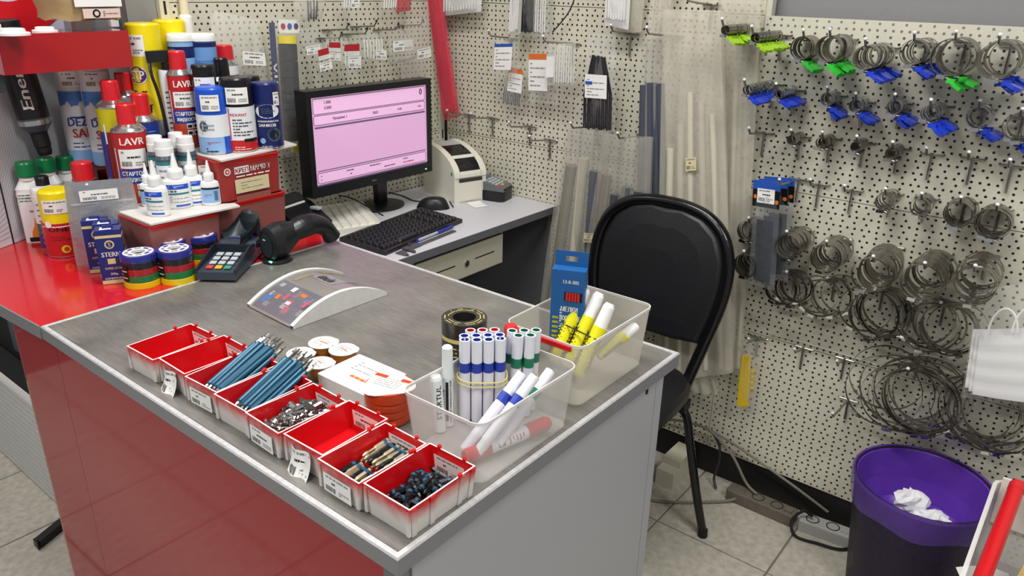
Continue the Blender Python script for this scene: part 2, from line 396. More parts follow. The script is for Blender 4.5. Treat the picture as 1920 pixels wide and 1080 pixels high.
# ---------------------------------------------------------------- desk behind the counter
mat('desk_grey', '#cdced2', .38); mat('desk_side', '#6a6b70', .5)
dk = thing('checkout_desk', 'grey laminate desk in the pegboard corner carrying monitor and printer', 'desk')
DX = -1.428
MB().span((XW+.012, 1.172, DZ-.024), (DX, YW-.004, DZ), 'desk_grey').build('desktop', dk)
MB().span((DX-.002, 1.172, DZ-.0245), (DX+.0012, YW-.004, DZ-.001), 'desk_side').build('edge_band', dk)
MB().span((XW+.014, YW-.024, .02), (DX-.02, YW-.006, DZ-.025), 'desk_side').build('side_panel', dk)
MB().span((XW+.012, 1.18, .02), (XW+.02, YW-.026, DZ-.025), 'desk_side').build('back_panel', dk)
MB().span((XW+.022, 1.176, .02), (DX-.02, 1.192, DZ-.025), 'desk_side').build('side_panel', dk)
# cash drawer slung under the desk
mat('drawer_beige', '#cfcab4', .4); mat('seam_dark', '#33322e', .7)
cdw = thing('cash_drawer', 'beige metal cash drawer with round lock slung under grey desk', 'cash drawer', (DX-.022, 1.59, .641))
mb = MB(); mb.span((-.40, -.2, 0), (-.004, .2, .112), 'drawer_beige'); mb.build('case', cdw)
mb = MB(); mb.span((-.004, -.192, .006), (.004, .192, .1), 'drawer_beige'); mb.build('front', cdw)
mb = MB(); mb.cyl((.004, .02, .048), (.008, .02, .048), .010, 'chrome', n=16); mb.cyl((.008, .02, .048), (.0095, .02, .048), .006, 'steel_dark', n=12); mb.box((.0097, .02, .048), (.0006, .0015, .007), 'black_matte'); mb.build('lock', cdw)
MB().span((.0042, .06, .051), (.0047, .15, .0545), 'black_matte').build('slot', cdw)
MB().span((.0042, -.12, .051), (.0047, -.03, .0545), 'black_matte').build('slot', cdw)
MB().span((-.003, -.19, .1005), (.0005, .19, .103), 'seam_dark').build('seam', cdw)
for yy in (-.15, .08, .17): MB().box((-.002, yy, .1075), (.006, .006, .004), 'seam_dark').build('rivet', cdw)

# ---------------------------------------------------------------- chair
mat('leatherette', '#17181b', .42, bump=.15, bscale=300); mat('black_tube', '#0d0d0f', .22)
cx, sy = -.934, 1.63
ch = thing('visitor_chair', 'black padded chair with arched tube backrest standing against the pegboard', 'chair', (cx, sy, 0))
half = [(.150, .430, .155), (.163, .50, .178), (.182, .58, .19), (.200, .66, .202), (.2075, .735, .215), (.200, .805, .227), (.172, .865, .237), (.122, .903, .245), (.062, .919, .248)]
path = [(.11, .395, -.05), (.138, .398, .07), (.148, .41, .135)]+half
pts = [(x, y, z) for x, z, y in path]+[(0, .249, .9225)]+[(-x, y, z) for x, z, y in reversed(path)]
MB().tube(smooth_path(pts, 4), .0165, 'black_tube', 10).build('back_tube', ch)
def backY(z): return .178+(z-.5)*.165
mb = MB()
prof = [(.166, .545)]+[(x-.010, z) for x, z, y in half[2:]]; prof = [(.160, .56)]+[(x-.012, z-.004) for x, z, y in half[3:]]
outl = [(x, z) for x, z in prof]+[(0, .9085)]+[(-x, z) for x, z in reversed(prof)]
outl = [(u, v) for u, v in outl]+[(-.08, .552), (.08, .552)]
n = len(outl)
for sgn, m_ in ((-1, 'leatherette'), (1, 'leatherette')):
    c0 = (0, backY(.73)+sgn*.020, .73); R = []
    for k, bul in ((1, 0), (.93, .011), (.7, .017), (.35, .020)):
        R.append([(u*k, backY(.73+(v-.73)*k)+sgn*bul, .73+(v-.73)*k) for u, v in outl])
    if sgn < 0: R = [list(reversed(r)) for r in R]
    mb.rings(R, m_, False, True)
mb.build('backrest', ch)
mb = MB()
def sring(k, z):
    out = []
    for i in range(24):
        a = 2*pi*i/24; c_, s_ = cos(a), sin(a); e = .55
        x = .205*k*math.copysign(abs(c_)**e, c_); y = .20*k*math.copysign(abs(s_)**e, s_)
        out.append((x*(1-.06*(y/.2)), y-.01, z))
    return out
mb.rings([sring(.93, .425), sring(1, .437), sring(1, .458), sring(.95, .472), sring(.8, .478), sring(.4, .480)], 'leatherette'); mb.build('seat', ch)
for s in (-1, 1):
    for f in (-1, 1):
        y0, y1 = (.10, .128) if f > 0 else (-.14, -.25)
        yz = lambda z: y0+(y1-y0)*(.39-z)/.38
        p = [(s*.09, y0, .405), (s*.155, y0, .402), (s*.185, y0, .390), (s*.198, yz(.355), .355), (s*.208, yz(.30), .30), (s*.238, yz(.15), .15), (s*.272, y1, .010)]
        MB().tube(smooth_path(p, 4), .0125, 'black_tube', 10).build('leg', ch)
        MB().cyl((s*.272, y1, .0), (s*.271, y1, .022), .0145, 'black_matte', n=10).build('foot', ch)
MB().span((-.19, -.14, .398), (.19, -.10, .424), 'black_matte').build('under_frame', ch)
MB().span((-.19, .08, .398), (.19, .12, .424), 'black_matte').build('under_frame', ch)
# ---------------------------------------------------------------- storage bins and boards on the red counter
mat('bin_red', '#a83a36', .3, alpha=.93, noise=.05, nscale=12); mat('bin_rim', '#c2231f', .3); mat('board_white', '#dcd8d2', .45); mat('bin_low', '#9a5f58', .3, alpha=.9, noise=.08, nscale=9)
mat('logo_white', '#f4f1ec', .6); mat('label_cream', '#dccfa4', .7)
def storage_bin(label, x0, x1, y0, y1, z0, z1, body, logo=False):
    t = thing('storage_bin', label, 'storage bin', ((x0+x1)/2, (y0+y1)/2, z0)); a, b_, h = (x1-x0)/2, (y1-y0)/2, z1-z0
    mb = MB(); mb.tub((2*a*.93, 2*b_*.95, h), .008, .0025, body, taper=1.055, rim=0); mb.build('body', t)
    mb = MB(); mb.tub((2*a*.985, 2*b_*.985, .012), .008, .004, 'bin_rim', taper=1.0, rim=.003, floor=.0005); mb.build('rim', t, (0, 0, h-.0125))
    if logo:
        f_ = flat((a*.972, 0, 0), (0, 1, 0), (-.06*a/h*0, 0, 1)); mb = MB()
        mb.disc(f_, -.062, h-.028, .009, 'logo_white', .002, 18); mb.disc(f_, -.062, h-.028, .006, 'bin_rim', .0024, 16); mb.disc(f_, -.062, h-.028, .003, 'logo_white', .0028, 10)
        mb.patch(f_, -.043, h-.037, -.004, h-.02, 'logo_white', .002); mb.text(f_, 'КРЕП', -.0235, h-.0285, .011, 'bin_rim', .034, .0026)
        mb.text(f_, 'МАРКЕТ', .028, h-.0285, .013, 'logo_white', .055, .002); mb.lines(f_, -.04, h-.046, .052, h-.041, 1, 'logo_white', .002, 6, .6)
        mb.build('printed_logo', t)
        mb = MB(); mb.patch(f_, -.045, h-.084, .048, h-.05, 'label_cream', .0022); mb.lines(f_, -.03, h-.077, .03, h-.056, 3, 'print_grey', .0026, 5, .25); mb.build('paper_label', t)
        mb = MB(); mb.patch(f_, -.045, h-.102, .05, h-.09, 'bin_low', .0018); mb.build('label_slot', t)
    return t
BT = .980
storage_bin('translucent red bin with paper label and white printed lettering, stacked on another bin', -1.79, -1.617, .938, 1.112, .978, 1.078, 'bin_red', True)
storage_bin('dull red translucent bin at the bottom of a stack, beside barcode scanner', -1.79, -1.615, .925, 1.118, T, .976, 'bin_low')
storage_bin('dull red translucent bin under the board of white glue bottles', -1.76, -1.585, .745, .915, T, .974, 'bin_low')
def board(label, pts, z):
    o = MB().prism(pts, 0, .004, 'board_white').build('display_board', None, (0, 0, z)); return tg(o, label, 'board')
board('thin white board laid over low bin, carrying white glue bottles', [(-1.583, .748), (-1.572, .958), (-1.60, .962), (-1.62, .934), (-1.755, .934), (-1.755, .748)], .9752)
board('thin white board on the lettered red bin, carrying spray cans', [(-1.605, .945), (-1.638, 1.178), (-1.735, 1.19), (-1.79, 1.12), (-1.79, .945)], 1.0788)
B1, B2 = 1.0832, .9796
rs = thing('display_riser', 'stepped dark red riser under the back rows of spray cans', 'riser')
mat('riser_red', '#6e1d20', .5)
MB().span((-1.945, .886, T), (-1.797, 1.16, 1.080), 'riser_red').build('upper_step', rs)
MB().span((-1.839, .79, T), (-1.765, .88, .955), 'riser_red').build('lower_step', rs)
MB().span((-1.925, .80, T), (-1.841, .884, 1.0), 'riser_red').build('lower_step', rs)
MB().span((-2.12, .817, T), (-1.962, .944, 1.024), 'riser_red').build('rear_step', rs)

# ---------------------------------------------------------------- cans
mat('c_red', '#c02126', .3); mat('c_darkred', '#8f1a1c', .35); mat('c_blue', '#20409a', .3); mat('c_white', '#e9ebee', .3); mat('c_black', '#141417', .3)
mat('c_sky', '#8fb8e6', .35); mat('c_mid', '#4f86cf', .35); mat('c_orange', '#b8432a', .35); mat('c_yellow', '#e9d81c', .3); mat('c_olive', '#c9be16', .35)
mat('c_grey', '#9aa2ab', .35); mat('c_violet', '#4b2a72', .4); mat('c_teal', '#2d7f86', .4); mat('c_slate', '#44545c', .35); mat('flame', '#e58a1c', .5)
def can(label, loc, r, h, bands, cap, hc, rc=None, extra=None, rot=0, name='spray_can', tagat=None, seed=1, n=20):
    """aerosol can: bands = [(from, to, mat)] in fractions of the body height; cap = mat, hc its height;
    rc < r makes a narrow cap on a bright tin shoulder"""
    t = thing(name, label, 'spray can' if name == 'spray_can' else name.split('_')[-1], loc, face(loc, rot))
    hs = 0 if rc is None or rc > r*.9 else r*.38
    hb = h-hc-hs; mb = MB(); mb.lathe([(r*.94, 0, 'tin'), (r, .003, 'tin'), (r, .005, bands[0][2])]+[(r, max(.0055, hb*a), m_) for a, b_, m_ in bands[0:]]+[(r, hb)], bands[0][2], n)
    mb.build('body', t)
    mb = MB()
    if hs:
        MB().lathe([(r*1.02, hb-.002, 'tin'), (r*1.02, hb+.001, 'tin'), (r*.9, hb+hs*.45, 'tin'), (rc*1.1, hb+hs)], 'tin', n, False).build('shoulder', t)
        mb.lathe([(rc*1.02, hb+hs-.001, cap), (rc, hb+hs+hc*.3, cap), (rc*.96, h-.003, cap), (rc*.84, h)], cap, n, False)
    else:
        q = rc or r*.97
        mb.lathe([(q*1.01, hb, cap), (q, hb+hc*.4, cap), (q*.97, h-.005, cap), (q*.90, h-.001, cap), (q*.7, h)], cap, n, False)
    mb.build('cap', t)
    f_ = wrap(r)
    if extra:
        mb = MB(); extra(mb, f_, hb, r); mb.build('printed_label', t)
    if tagat:
        q = (rc or r) if tagat[4:] else r; fz = wrap(q)
        MB().tag(fz, tagat[0]*r, tagat[1]*h, tagat[2]*r, tagat[3]*h, seed=seed, h=.0012, nu=5).build('price_tag', t)
    return t
def at(px, py, x): return onx(px, py, x)
def on_top(px, py, x, zb, w):
    "a standing can from the pixel of its top, its distance plane and the level it stands on"
    p = at(px, py, x); return Vector((p.x, p.y, zb)), wpx(w, p)/2, p.z-zb
def on_base(px, pyb, pyt, w, z):
    p = onz(px, pyb, z); r = wpx(w, p)/2; c = base(px, pyb, z, r); return c, r, zat(c.x, c.y, pyt)-z-.002

def lavr(mb, f, hb, r):
    mb.patch(f, -1.1*r, hb*.80, 1.1*r, hb*.97, 'c_red', .0006, 6); mb.text(f, 'LAVR', 0, hb*.885, hb*.085, 'logo_white', r*1.4, .0012)
    mb.patch(f, -1.2*r, hb*.36, 1.2*r, hb*.54, 'c_blue', .0006, 6)
    mb.text(f, 'СТАРТОВАЯ', 0, hb*.49, hb*.055, 'logo_white', r*1.7, .0012); mb.text(f, 'ЖИДКОСТЬ', 0, hb*.41, hb*.055, 'logo_white', r*1.6, .0012)
    mb.patch(f, -1.2*r, hb*.02, 1.2*r, hb*.35, 'c_orange', .0006, 6)
    for u in (-.1, .42):
        for v in (.2, .29): mb.patch(f, u*r, hb*v, (u+.45)*r, hb*(v+.07), 'c_white', .001, 3); mb.patch(f, (u+.06)*r, hb*(v+.012), (u+.38)*r, hb*(v+.05), 'c_black', .0013, 3)
    mb.patch(f, -1.25*r, hb*.36, -1.12*r, hb*.8, 'c_white', .0006, 1)
c, r, h = on_top(232, 194, -1.70, .9555, 62)
can('red starting fluid can with narrow red cap and blue lettered band, behind silver pouch', (-1.80, c.y*1.80/1.70, .9555), r*1.05, at(232, 194, -1.80).z-.9555, [(0, .36, 'c_orange'), (.36, 1, 'c_red')], 'red_cap', .045, r*.56, lavr, .1, tagat=(-.9, .42, .75, .60), seed=4)
c, r, h = on_top(330, 95, -1.80, 1.0805, 47)
can('tall red can lettered with blue band, narrow red cap, standing beside black trigger bottle', c, r, h, [(0, .36, 'c_orange'), (.36, 1, 'c_red')], 'red_cap', .042, r*.66, lavr, .15, tagat=(-.85, .44, .8, .60), seed=5)
def redyel(mb, f, hb, r):
    mb.patch(f, .2*r, hb*.05, 1.3*r, hb*.72, 'c_darkred', .0005, 5); mb.patch(f, -1.2*r, hb*.0, -.75*r, hb*.7, 'c_blue', .0006, 3); mb.patch(f, -.78*r, hb*.55, -.66*r, hb*.8, 'c_white', .0009, 1)
c, r, h = on_top(203, 150, -1.82, .9555, 60)
can('dark red and mustard yellow can with narrow red cap, under the red display box', (-1.88, at(203, 150, -1.88).y, 1.0005), r*1.03, at(203, 150, -1.88).z-1.0005, [(0, .70, 'c_darkred'), (.70, 1, 'c_olive')], 'red_cap', .045, r*.56, redyel, 0)
c, r, h = on_top(228, 135, -1.932, 1.0805, 48)
can('red capped can with silver shoulder half hidden beside yellow cleaner can', c, r, h, [(0, .8, 'c_white'), (.8, 1, 'c_grey')], 'red_cap', .042, r*.62)
def blueband(mb, f, hb, r): mb.lines(f, -.8*r, hb*.3, .8*r, hb*.8, 5, 'c_sky', .0008, 3, .3)
c, r, h = on_top(260, 175, -1.86, 1.0805, 52)
can('small blue can with narrow red cap and silver shoulder behind white-lidded jars', c, r, h, [(0, 1, 'c_blue')], 'red_cap', .05, r*.62, blueband)
def stp(mb, f, hb, r):
    mb.disc(f, -.05*r, hb*.80, r*.62, 'logo_white', .0008, 18, r*.52); mb.disc(f, -.05*r, hb*.80, r*.56, 'c_violet', .001, 18, r*.46); mb.text(f, 'STP', -.05*r, hb*.80, r*.5, 'logo_white', r*.85, .0014)
    mb.text(f, 'Tuff', -.1*r, hb*.58, r*.5, 'c_black', r*1.0, .001); mb.text(f, 'Stuff', .0, hb*.43, r*.5, 'c_black', r*1.2, .001)
    mb.text(f, 'ПЕННАЯ', 0, hb*.27, r*.22, 'c_black', r*1.3, .001); mb.text(f, 'ОЧИСТИТЕЛЬ', 0, hb*.18, r*.22, 'c_red', r*1.5, .001)
c, r, h = on_top(268, 42, -1.90, 1.0805, 64)
c.y -= .004
can('yellow foam cleaner can with round purple badge and wide yellow cap', c, r, h, [(0, .12, 'c_violet'), (.12, .3, 'c_grey'), (.3, 1, 'c_yellow')], 'yellow', .075, r*.98, stp, -.65, tagat=(-.85, .74, .6, .91, 1), seed=8)
p = at(315, 36, -1.935)
can('second yellow can with wide yellow cap, its body hidden by wipes tubs', (p.x, p.y, 1.0805), wpx(60, p)/2, p.z-1.0805, [(0, .3, 'c_grey'), (.3, 1, 'c_yellow')], 'yellow', .08, None)
def dezi(mb, f, hb, r):
    mb.grid(lambda a, b_: f((-1.3+2.6*a)*r, hb*(.98-b_*(.17+.03*sin(a*19)+.02*sin(a*41))), .0005), 20, 1, 'c_mid')
    mb.text(f, 'DEZI', -.12*r, hb*.58, r*.55, 'c_blue', r*1.35, .001); mb.text(f, 'SAN', .08*r, hb*.43, r*.6, 'c_red', r*1.35, .001)
    mb.patch(f, -.6*r, hb*.63, .7*r, hb*.65, 'c_blue', .0008, 4)
    mb.lines(f, -.7*r, hb*.22, .8*r, hb*.32, 2, 'c_blue', .0008, 2, .3); mb.patch(f, -1.2*r, 0.01, 1.2*r, hb*.2, 'c_sky', .0006, 6)
p = at(127, 118, -2.07); q = wpx(56, p)/2
can('white disinfectant spray can with blue mountains, standing partly under the red display box', (p.x, p.y, 1.0245), q, p.z-1.0245, [(0, .2, 'c_sky'), (.2, 1, 'c_white')], 'c_white', .06, None, dezi, .12, tagat=(-.8, .78, .8, .93), seed=2)
p = at(172, 118, -2.0)
can('white and blue disinfectant can squeezed behind its twin and the mustard can', (p.x, p.y, 1.0245), q*.96, p.z-1.0245, [(0, .2, 'c_sky'), (.2, 1, 'c_white')], 'c_white', .06, None, dezi, .1, tagat=(-.8, .78, .8, .93), seed=3)
# black trigger bottle
p = at(312, 94, -1.835); hh = p.z-1.0805
t = thing('trigger_bottle', 'slim white bottle with long black trigger head beside yellow can', 'spray bottle', (p.x, p.y, 1.0805), face(p))
MB().rbox((.05, .036, hh-.045), .014, 'c_white', 3).build('bottle', t)
mb = MB(); f_ = flat((.0, -.0185, 0)); mb.lines(f_, -.016, .03, .016, hh-.09, 9, 'c_slate', .0004, 6, .3); mb.patch(f_, .0, hh*.5, .018, hh*.56, 'c_blue', .0006); mb.build('printed_label', t)
mb = MB(); mb.lathe([(.017, hh-.045), (.017, hh-.03), (.014, hh-.028)], 'black_plastic', 14); mb.box((-.014, 0, hh-.013), (.066, .026, .026), 'black_plastic', Matrix.Rotation(-.05, 4, 'Y')); mb.build('trigger_head', t)
MB().tube(smooth_path([(-.042, -.006, hh-.02), (-.04, -.016, hh-.055), (-.03, -.019, hh-.11), (-.022, -.02, .02)], 4), .004, 'black_plastic', 6).build('trigger', t)
# wipes tubs
def wipes(mb, f, hb, r): mb.patch(f, -1.4*r, hb*.945, 1.4*r, hb*.99, 'navy', .0006, 8); mb.lines(f, -.8*r, hb*.45, .8*r, hb*.84, 6, 'c_mid', .0008, 8, .25)
p = at(378, 62, -1.86); q = wpx(46, p)/2
can('blue wipes tub with white lid standing in front of clear bag', (p.x, p.y, 1.0805), q, p.z-1.0805, [(0, 1, 'light_blue')], 'white_plastic', .018, q*1.04, wipes, 0, 'wipes_tub')
p = at(335, 62, -1.875)
can('pale blue wipes tub with navy band, half hidden beside its blue neighbour', (p.x, p.y, 1.0805), q, p.z-1.0805, [(0, .84, 'c_sky'), (.84, .95, 'navy'), (.95, 1, 'c_sky')], 'white_plastic', .018, q*1.04, None, 0, 'wipes_tub')
# cream sealant nozzle standing tall
p = at(357, 42, -1.915)
t = thing('sealant_tube', 'cream cartridge nozzle with white collar rising behind the wipes tubs', 'sealant tube', (p.x-.02, p.y+.0, 1.0805), 0)
mat('cream', '#e6dcc0', .4); zz = p.z-1.0805
MB().lathe([(.021, 0), (.021, zz-.03)], 'white_plastic', 16).build('cartridge', t); MB().lathe([(.016, zz-.03), (.016, zz+.012), (.013, zz+.018)], 'white_plastic', 16).build('collar', t)
MB().lathe([(.012, zz+.018), (.0095, zz+.15)], 'cream', 10).build('nozzle', t)
# cans on the lettered bin's board
def bluecan(mb, f, hb, r):
    mb.patch(f, -1.2*r, hb*.45, 1.2*r, hb*.93, 'c_white', .0005, 6); mb.lines(f, -.9*r, hb*.5, -.1*r, hb*.9, 4, 'c_grey', .0009, 2, .4); mb.disc(f, -.75*r, hb*.72, r*.3, 'c_slate', .0009)
    mb.patch(f, .45*r, hb*.02, 1.2*r, hb*.45, 'blue_cap', .0007, 3); mb.lines(f, -.6*r, hb*.27, .2*r, hb*.34, 2, 'c_red', .001, 5, .4); mb.lines(f, -.7*r, hb*.06, .0, hb*.2, 2, 'c_black', .0009, 4, .5)
c, r, h = on_base(408, 291, 160, 60, B1)
can('spray can with royal blue cap and pale blue window picture, on the upper board', c, r, h, [(0, .45, 'c_sky'), (.45, 1, 'c_white')], 'blue_cap', h*.40, r*.94, bluecan, .1, tagat=(-.75, .66, .35, .90), seed=11)
def rex(mb, f, hb, r):
    mb.patch(f, -1.25*r, .004, 1.25*r, hb*.28, 'c_red', .0005, 6); mb.patch(f, -.72*r, hb*.3, -.66*r, hb*.98, 'c_red', .0008, 1); mb.text(f, 'REXANT', -.1*r, hb*.84, hb*.055, 'c_red', r*1.0, .001)
    mb.lines(f, -.5*r, hb*.36, .75*r, hb*.76, 6, 'print_dark', .0008, 12, .35); mb.patch(f, .1*r, hb*.24, 1.1*r, hb*.31, 'c_black', .0008, 4); mb.lines(f, -.5*r, hb*.06, .5*r, hb*.15, 2, 'logo_white', .0009, 3, .3)
c, r, h = on_base(455, 287, 142, 60, B1)
can('white and red spray can with black cap, next to navy lock spray', c, r, h, [(0, .28, 'c_red'), (.28, 1, 'c_white')], 'c_black', h*.38, r*.97, rex, .1, tagat=(-.75, .66, .6, .88), seed=12)
def lock(mb, f, hb, r):
    mb.disc(f, 0, hb*.88, r*.85, 'c_white', .0006, 18, hb*.16); mb.lines(f, -.4*r, hb*.82, .5*r, hb*.95, 3, 'c_slate', .001, 3, .5); mb.text(f, 'РАЗМОРАЖИВАТЕЛЬ', 0, hb*.65, hb*.04, 'logo_white', r*1.5, .001); mb.text(f, 'ЗАМКОВ', -.1*r, hb*.56, hb*.07, 'logo_white', r*1.2, .001)
    mb.disc(f, .35*r, hb*.34, r*.5, 'c_slate', .0006, 14); mb.disc(f, .35*r, hb*.34, r*.3, 'c_black', .0008, 12); mb.disc(f, -.5*r, hb*.2, r*.2, 'c_sky', .0008, 12); mb.lines(f, -.6*r, hb*.04, .6*r, hb*.1, 1, 'c_grey', .0008, 3, .4)
c, r, h = on_base(507, 280, 151, 53, B1)
can('navy lock de-icer spray can with white crest, at the end of the upper board', c, r, h, [(0, 1, 'navy')], 'navy', h*.34, r*.96, lock, .05, tagat=(.45, .66, .95, .86), seed=13)
def darkcan(mb, f, hb, r): mb.patch(f, -1.2*r, hb*.5, 1.2*r, hb*.56, 'c_olive', .0006, 6); mb.lines(f, -.8*r, hb*.2, .8*r, hb*.45, 4, 'c_olive', .0008, 9, .3)
p = at(379, 120, -1.745); q = wpx(46, p)/2
can('black spray can with wide price tag and domed black cap, behind the blue capped can', (p.x, p.y, B1), q, p.z-B1, [(0, 1, 'c_black')], 'c_black', .05, q*.95, darkcan, 0, tagat=(-.85, .66, .85, .86), seed=15)
p = at(466, 141, -1.72); q = wpx(42, p)/2
can('plain black capped can squeezed behind the white and red can', (p.x, p.y, B1), q, p.z-B1, [(0, 1, 'c_black')], 'c_black', .05, q*.95)
p = at(413, 108, -1.80); q = wpx(40, p)/2
can('dark can with narrow black cap, behind the blue capped can on the riser', (p.x, p.y, 1.0805), q, p.z-1.0805, [(0, .6, 'c_blue'), (.6, 1, 'c_black')], 'c_black', .045, q*.68)
p = at(419, 84, -1.87); q = wpx(44, p)/2
can('blue and white can with narrow red cap rising behind the black caps', (p.x, p.y, 1.0805), q, p.z-1.0805, [(0, .86, 'c_blue'), (.86, 1, 'c_white')], 'red_cap', .036, q*.72)
# white-lidded grey jars
def jar(label, px, pyt, w, x):
    p = at(px, pyt, x); h = p.z-B2; r = wpx(w, p)/2
    t = thing('jar_bottle', label, 'bottle', (p.x, p.y, B2), face(p), 'grey bottles with white screw lids')
    MB().lathe([(r*.96, 0, 'c_slate'), (r, .004, 'c_slate'), (r, h-.042, 'c_slate'), (r*.85, h-.034)], 'c_slate', 16).build('body', t)
    mb = MB(); f_ = wrap(r); mb.patch(f_, -1.2*r, .01, 1.2*r, h-.055, 'c_white', .0005, 6); mb.lines(f_, -r*.8, .015, r*.8, h-.06, 5, 'print_grey', .0009, 5, .3); mb.patch(f_, -1.2*r, h-.055, 1.2*r, h-.047, 'c_teal', .0007, 6); mb.build('printed_label', t)
    MB().lathe([(r*.86, h-.036), (r*.88, h-.018), (r*.84, h-.017), (r*.8, h-.001), (r*.7, h)], 'white_plastic', 16).build('lid', t)
    return t
jar('grey bottle with white screw lid, foremost of four behind glue bottles', 305, 262, 38, -1.70)
jar('grey bottle with white screw lid and tear-off tab, beside the red starting fluid can', 288, 254, 34, -1.735)
jar('grey bottle with white screw lid, behind the other lidded bottles', 328, 248, 32, -1.755)
jar('grey bottle with white screw lid, next to the blue capped can', 345, 255, 36, -1.725)
# white glue bottles with nozzles
def glue(label, px, pyb, pyt, w, zl=B2, wide=1, dark=False, off=0):
    p = onz(px, pyb, zl); r = wpx(w, p)/2; c = base(px, pyb, zl, r*.7); h = zat(c.x, c.y, pyt)-zl-.001
    t = thing('glue_bottle', label, 'glue bottle', c, face(c, off), 'white nozzle glue bottles')
    hb = h*.56
    MB().lathe([(r*.9, 0), (r, .004), (r, hb*.8), (r*.92, hb*.92), (r*.55, hb)], 'white_plastic', 18, sx=1, sy=.7).build('body', t)
    MB().lathe([(r*.56, hb-.001), (r*.56, hb+h*.12), (r*.5, hb+h*.16), (r*.3, hb+h*.18), (r*.1, h-.002), (r*.08, h)], 'white_plastic', 14).build('nozzle_cap', t)
    f_ = lambda u, v, hh=0: Vector(((r+hh)*sin(u/r), -.7*(r+hh)*cos(u/r), v)); mb = MB()
    if dark: mb.patch(f_, -1.1*r, hb*.12, 1.1*r, hb*.66, 'c_sky', .0004, 6); mb.patch(f_, -1.1*r, hb*.66, 1.1*r, hb*.74, 'c_black', .0006, 6); mb.barcode(f_, .35*r, hb*.2, .8*r, hb*.6, 'print_dark', 6); mb.lines(f_, -.6*r, hb*.36, .1*r, hb*.48, 2, 'c_red', .0008, 5, .4)
    else:
        mb.patch(f_, -.9*r, hb*.66, .8*r, hb*.82, 'blue_cap', .0004, 5); mb.lines(f_, -.3*r, hb*.70, .4*r, hb*.79, 2, 'c_white', .0009, 5, .4)
        mb.lines(f_, -.85*r, hb*.55, .8*r, hb*.64, 1, 'print_dark', .0006, 2, .5); mb.patch(f_, -.9*r, hb*.48, .8*r, hb*.54, 'c_teal', .0005, 5)
        mb.lines(f_, -.7*r, hb*.2, .8*r, hb*.44, 4, 'print_grey', .0006, 4, .35); mb.patch(f_, -.3*r, hb*.08, .8*r, hb*.14, 'blue_cap', .0005, 4)
    mb.build('printed_label', t); return t
glue('tall white glue bottle with pointed nozzle at the front edge of the board', 300, 407, 300, 44, off=-.5)
glue('broad white glue bottle with large blue and green label', 338, 392, 287, 50, off=.1)
glue('white glue bottle with pointed nozzle, behind the broad one', 367, 386, 281, 40)
glue('small white glue bottle with black banded blue label at the board corner', 398, 386, 300, 34, dark=True)
glue('small white glue bottle half hidden behind the tall front one', 283, 388, 305, 30, dark=True)
glue('small white glue bottle with nozzle standing behind the silver pouch', 258, 372, 298, 32, dark=True)
t = thing('hang_card', 'pale yellow glue card with white price flag behind small bottle', 'pack', tuple(onz(405, 376, B2)), face(onz(405, 376, B2)))
mat('pale_yellow', '#e9e3a6', .6); MB().span((-.018, .012, 0), (.018, .016, .062), 'pale_yellow').build('card', t); MB().tag(flat((0, .0118, .058)), -.03, 0, .022, .026, seed=6).build('price_tag', t)

# ---------------------------------------------------------------- red counter front rows
def oil(label, loc, h, w, capm='green_cap', bodym='white_plastic', pic=True, off=0):
    t = thing('oil_bottle', label, 'oil bottle', loc, face(loc, off))
    hb = h*.78; d = w*.62
    mb = MB(); mb.rbox((w, d, hb*.62), .012, bodym, 3)
    for k in range(4):
        z = hb*(.62+.06*k); mb.rbox((w*(.97 if k % 2 else 1), d*(.96 if k % 2 else 1), hb*.06), .012, bodym, 3, z)
    mb.rbox((w, d, hb*.14), .012, bodym, 3, hb*.86, taper=.62); mb.lathe([(w*.30, hb), (w*.30, hb+h*.05)], bodym, 14); mb.build('bottle', t)
    MB().lathe([(w*.34, hb+h*.04), (w*.36, hb+h*.05), (w*.35, h-.004), (w*.31, h)], capm, 18).build('cap', t)
    f_ = flat((0, -d/2-.0003, 0)); mb = MB()
    if pic:
        mb.lines(f_, -w*.38, hb*.66, w*.3, hb*.8, 3, 'green_cap', .0006, 3, .3); mb.patch(f_, -w*.1, hb*.5, w*.3, hb*.53, 'print_grey', .0006)
        mb.prism([(-.2*w, hb*.05), (.3*w, hb*.05), (.22*w, hb*.2), (.1*w, hb*.36), (.02*w, hb*.42), (-.04*w, hb*.28), (-.16*w, hb*.18)], .0003, .0008, 'flame', f_); mb.patch(f_, -w*.3, hb*.02, w*.4, hb*.09, 'c_black', .001)
    else:
        mb.patch(f_, -w*.42, hb*.05, w*.42, hb*.8, 'c_black', .0004); mb.lines(f_, -w*.3, hb*.5, w*.3, hb*.7, 3, 'logo_white', .0007, 4, .4)
        mb.prism([(-.3*w, hb*.06), (.34*w, hb*.06), (.25*w, hb*.24), (.12*w, hb*.18), (.0, hb*.38), (-.12*w, hb*.2), (-.25*w, hb*.26)], .0004, .0009, 'flame', f_)
    mb.build('printed_label', t); return t
p = onz(66, 450, T); oil('white oil bottle with green cap and flame picture, beside the printed stand', (p.x+.01, p.y+.01, T), zat(p.x+.01, p.y+.01, 303)-T, wpx(46, p), off=-.25)
p = Vector((-2.055, .738, T)); oil('white oil bottle with green cap, behind the black capped lighter bottle', p, zat(p.x, p.y, 295)-T, .058, off=-.2)
p = Vector((-2.07, .788, T)); oil('white oil bottle with green cap, farthest along the printed stand', p, zat(p.x, p.y, 292)-T, .058, off=-.2)
p = onz(98, 462, T); oil('slim bottle with black cap and flames on a dark label', (p.x, p.y+.008, T), zat(p.x, p.y, 331)-T, .042, 'c_black', 'c_grey', False)
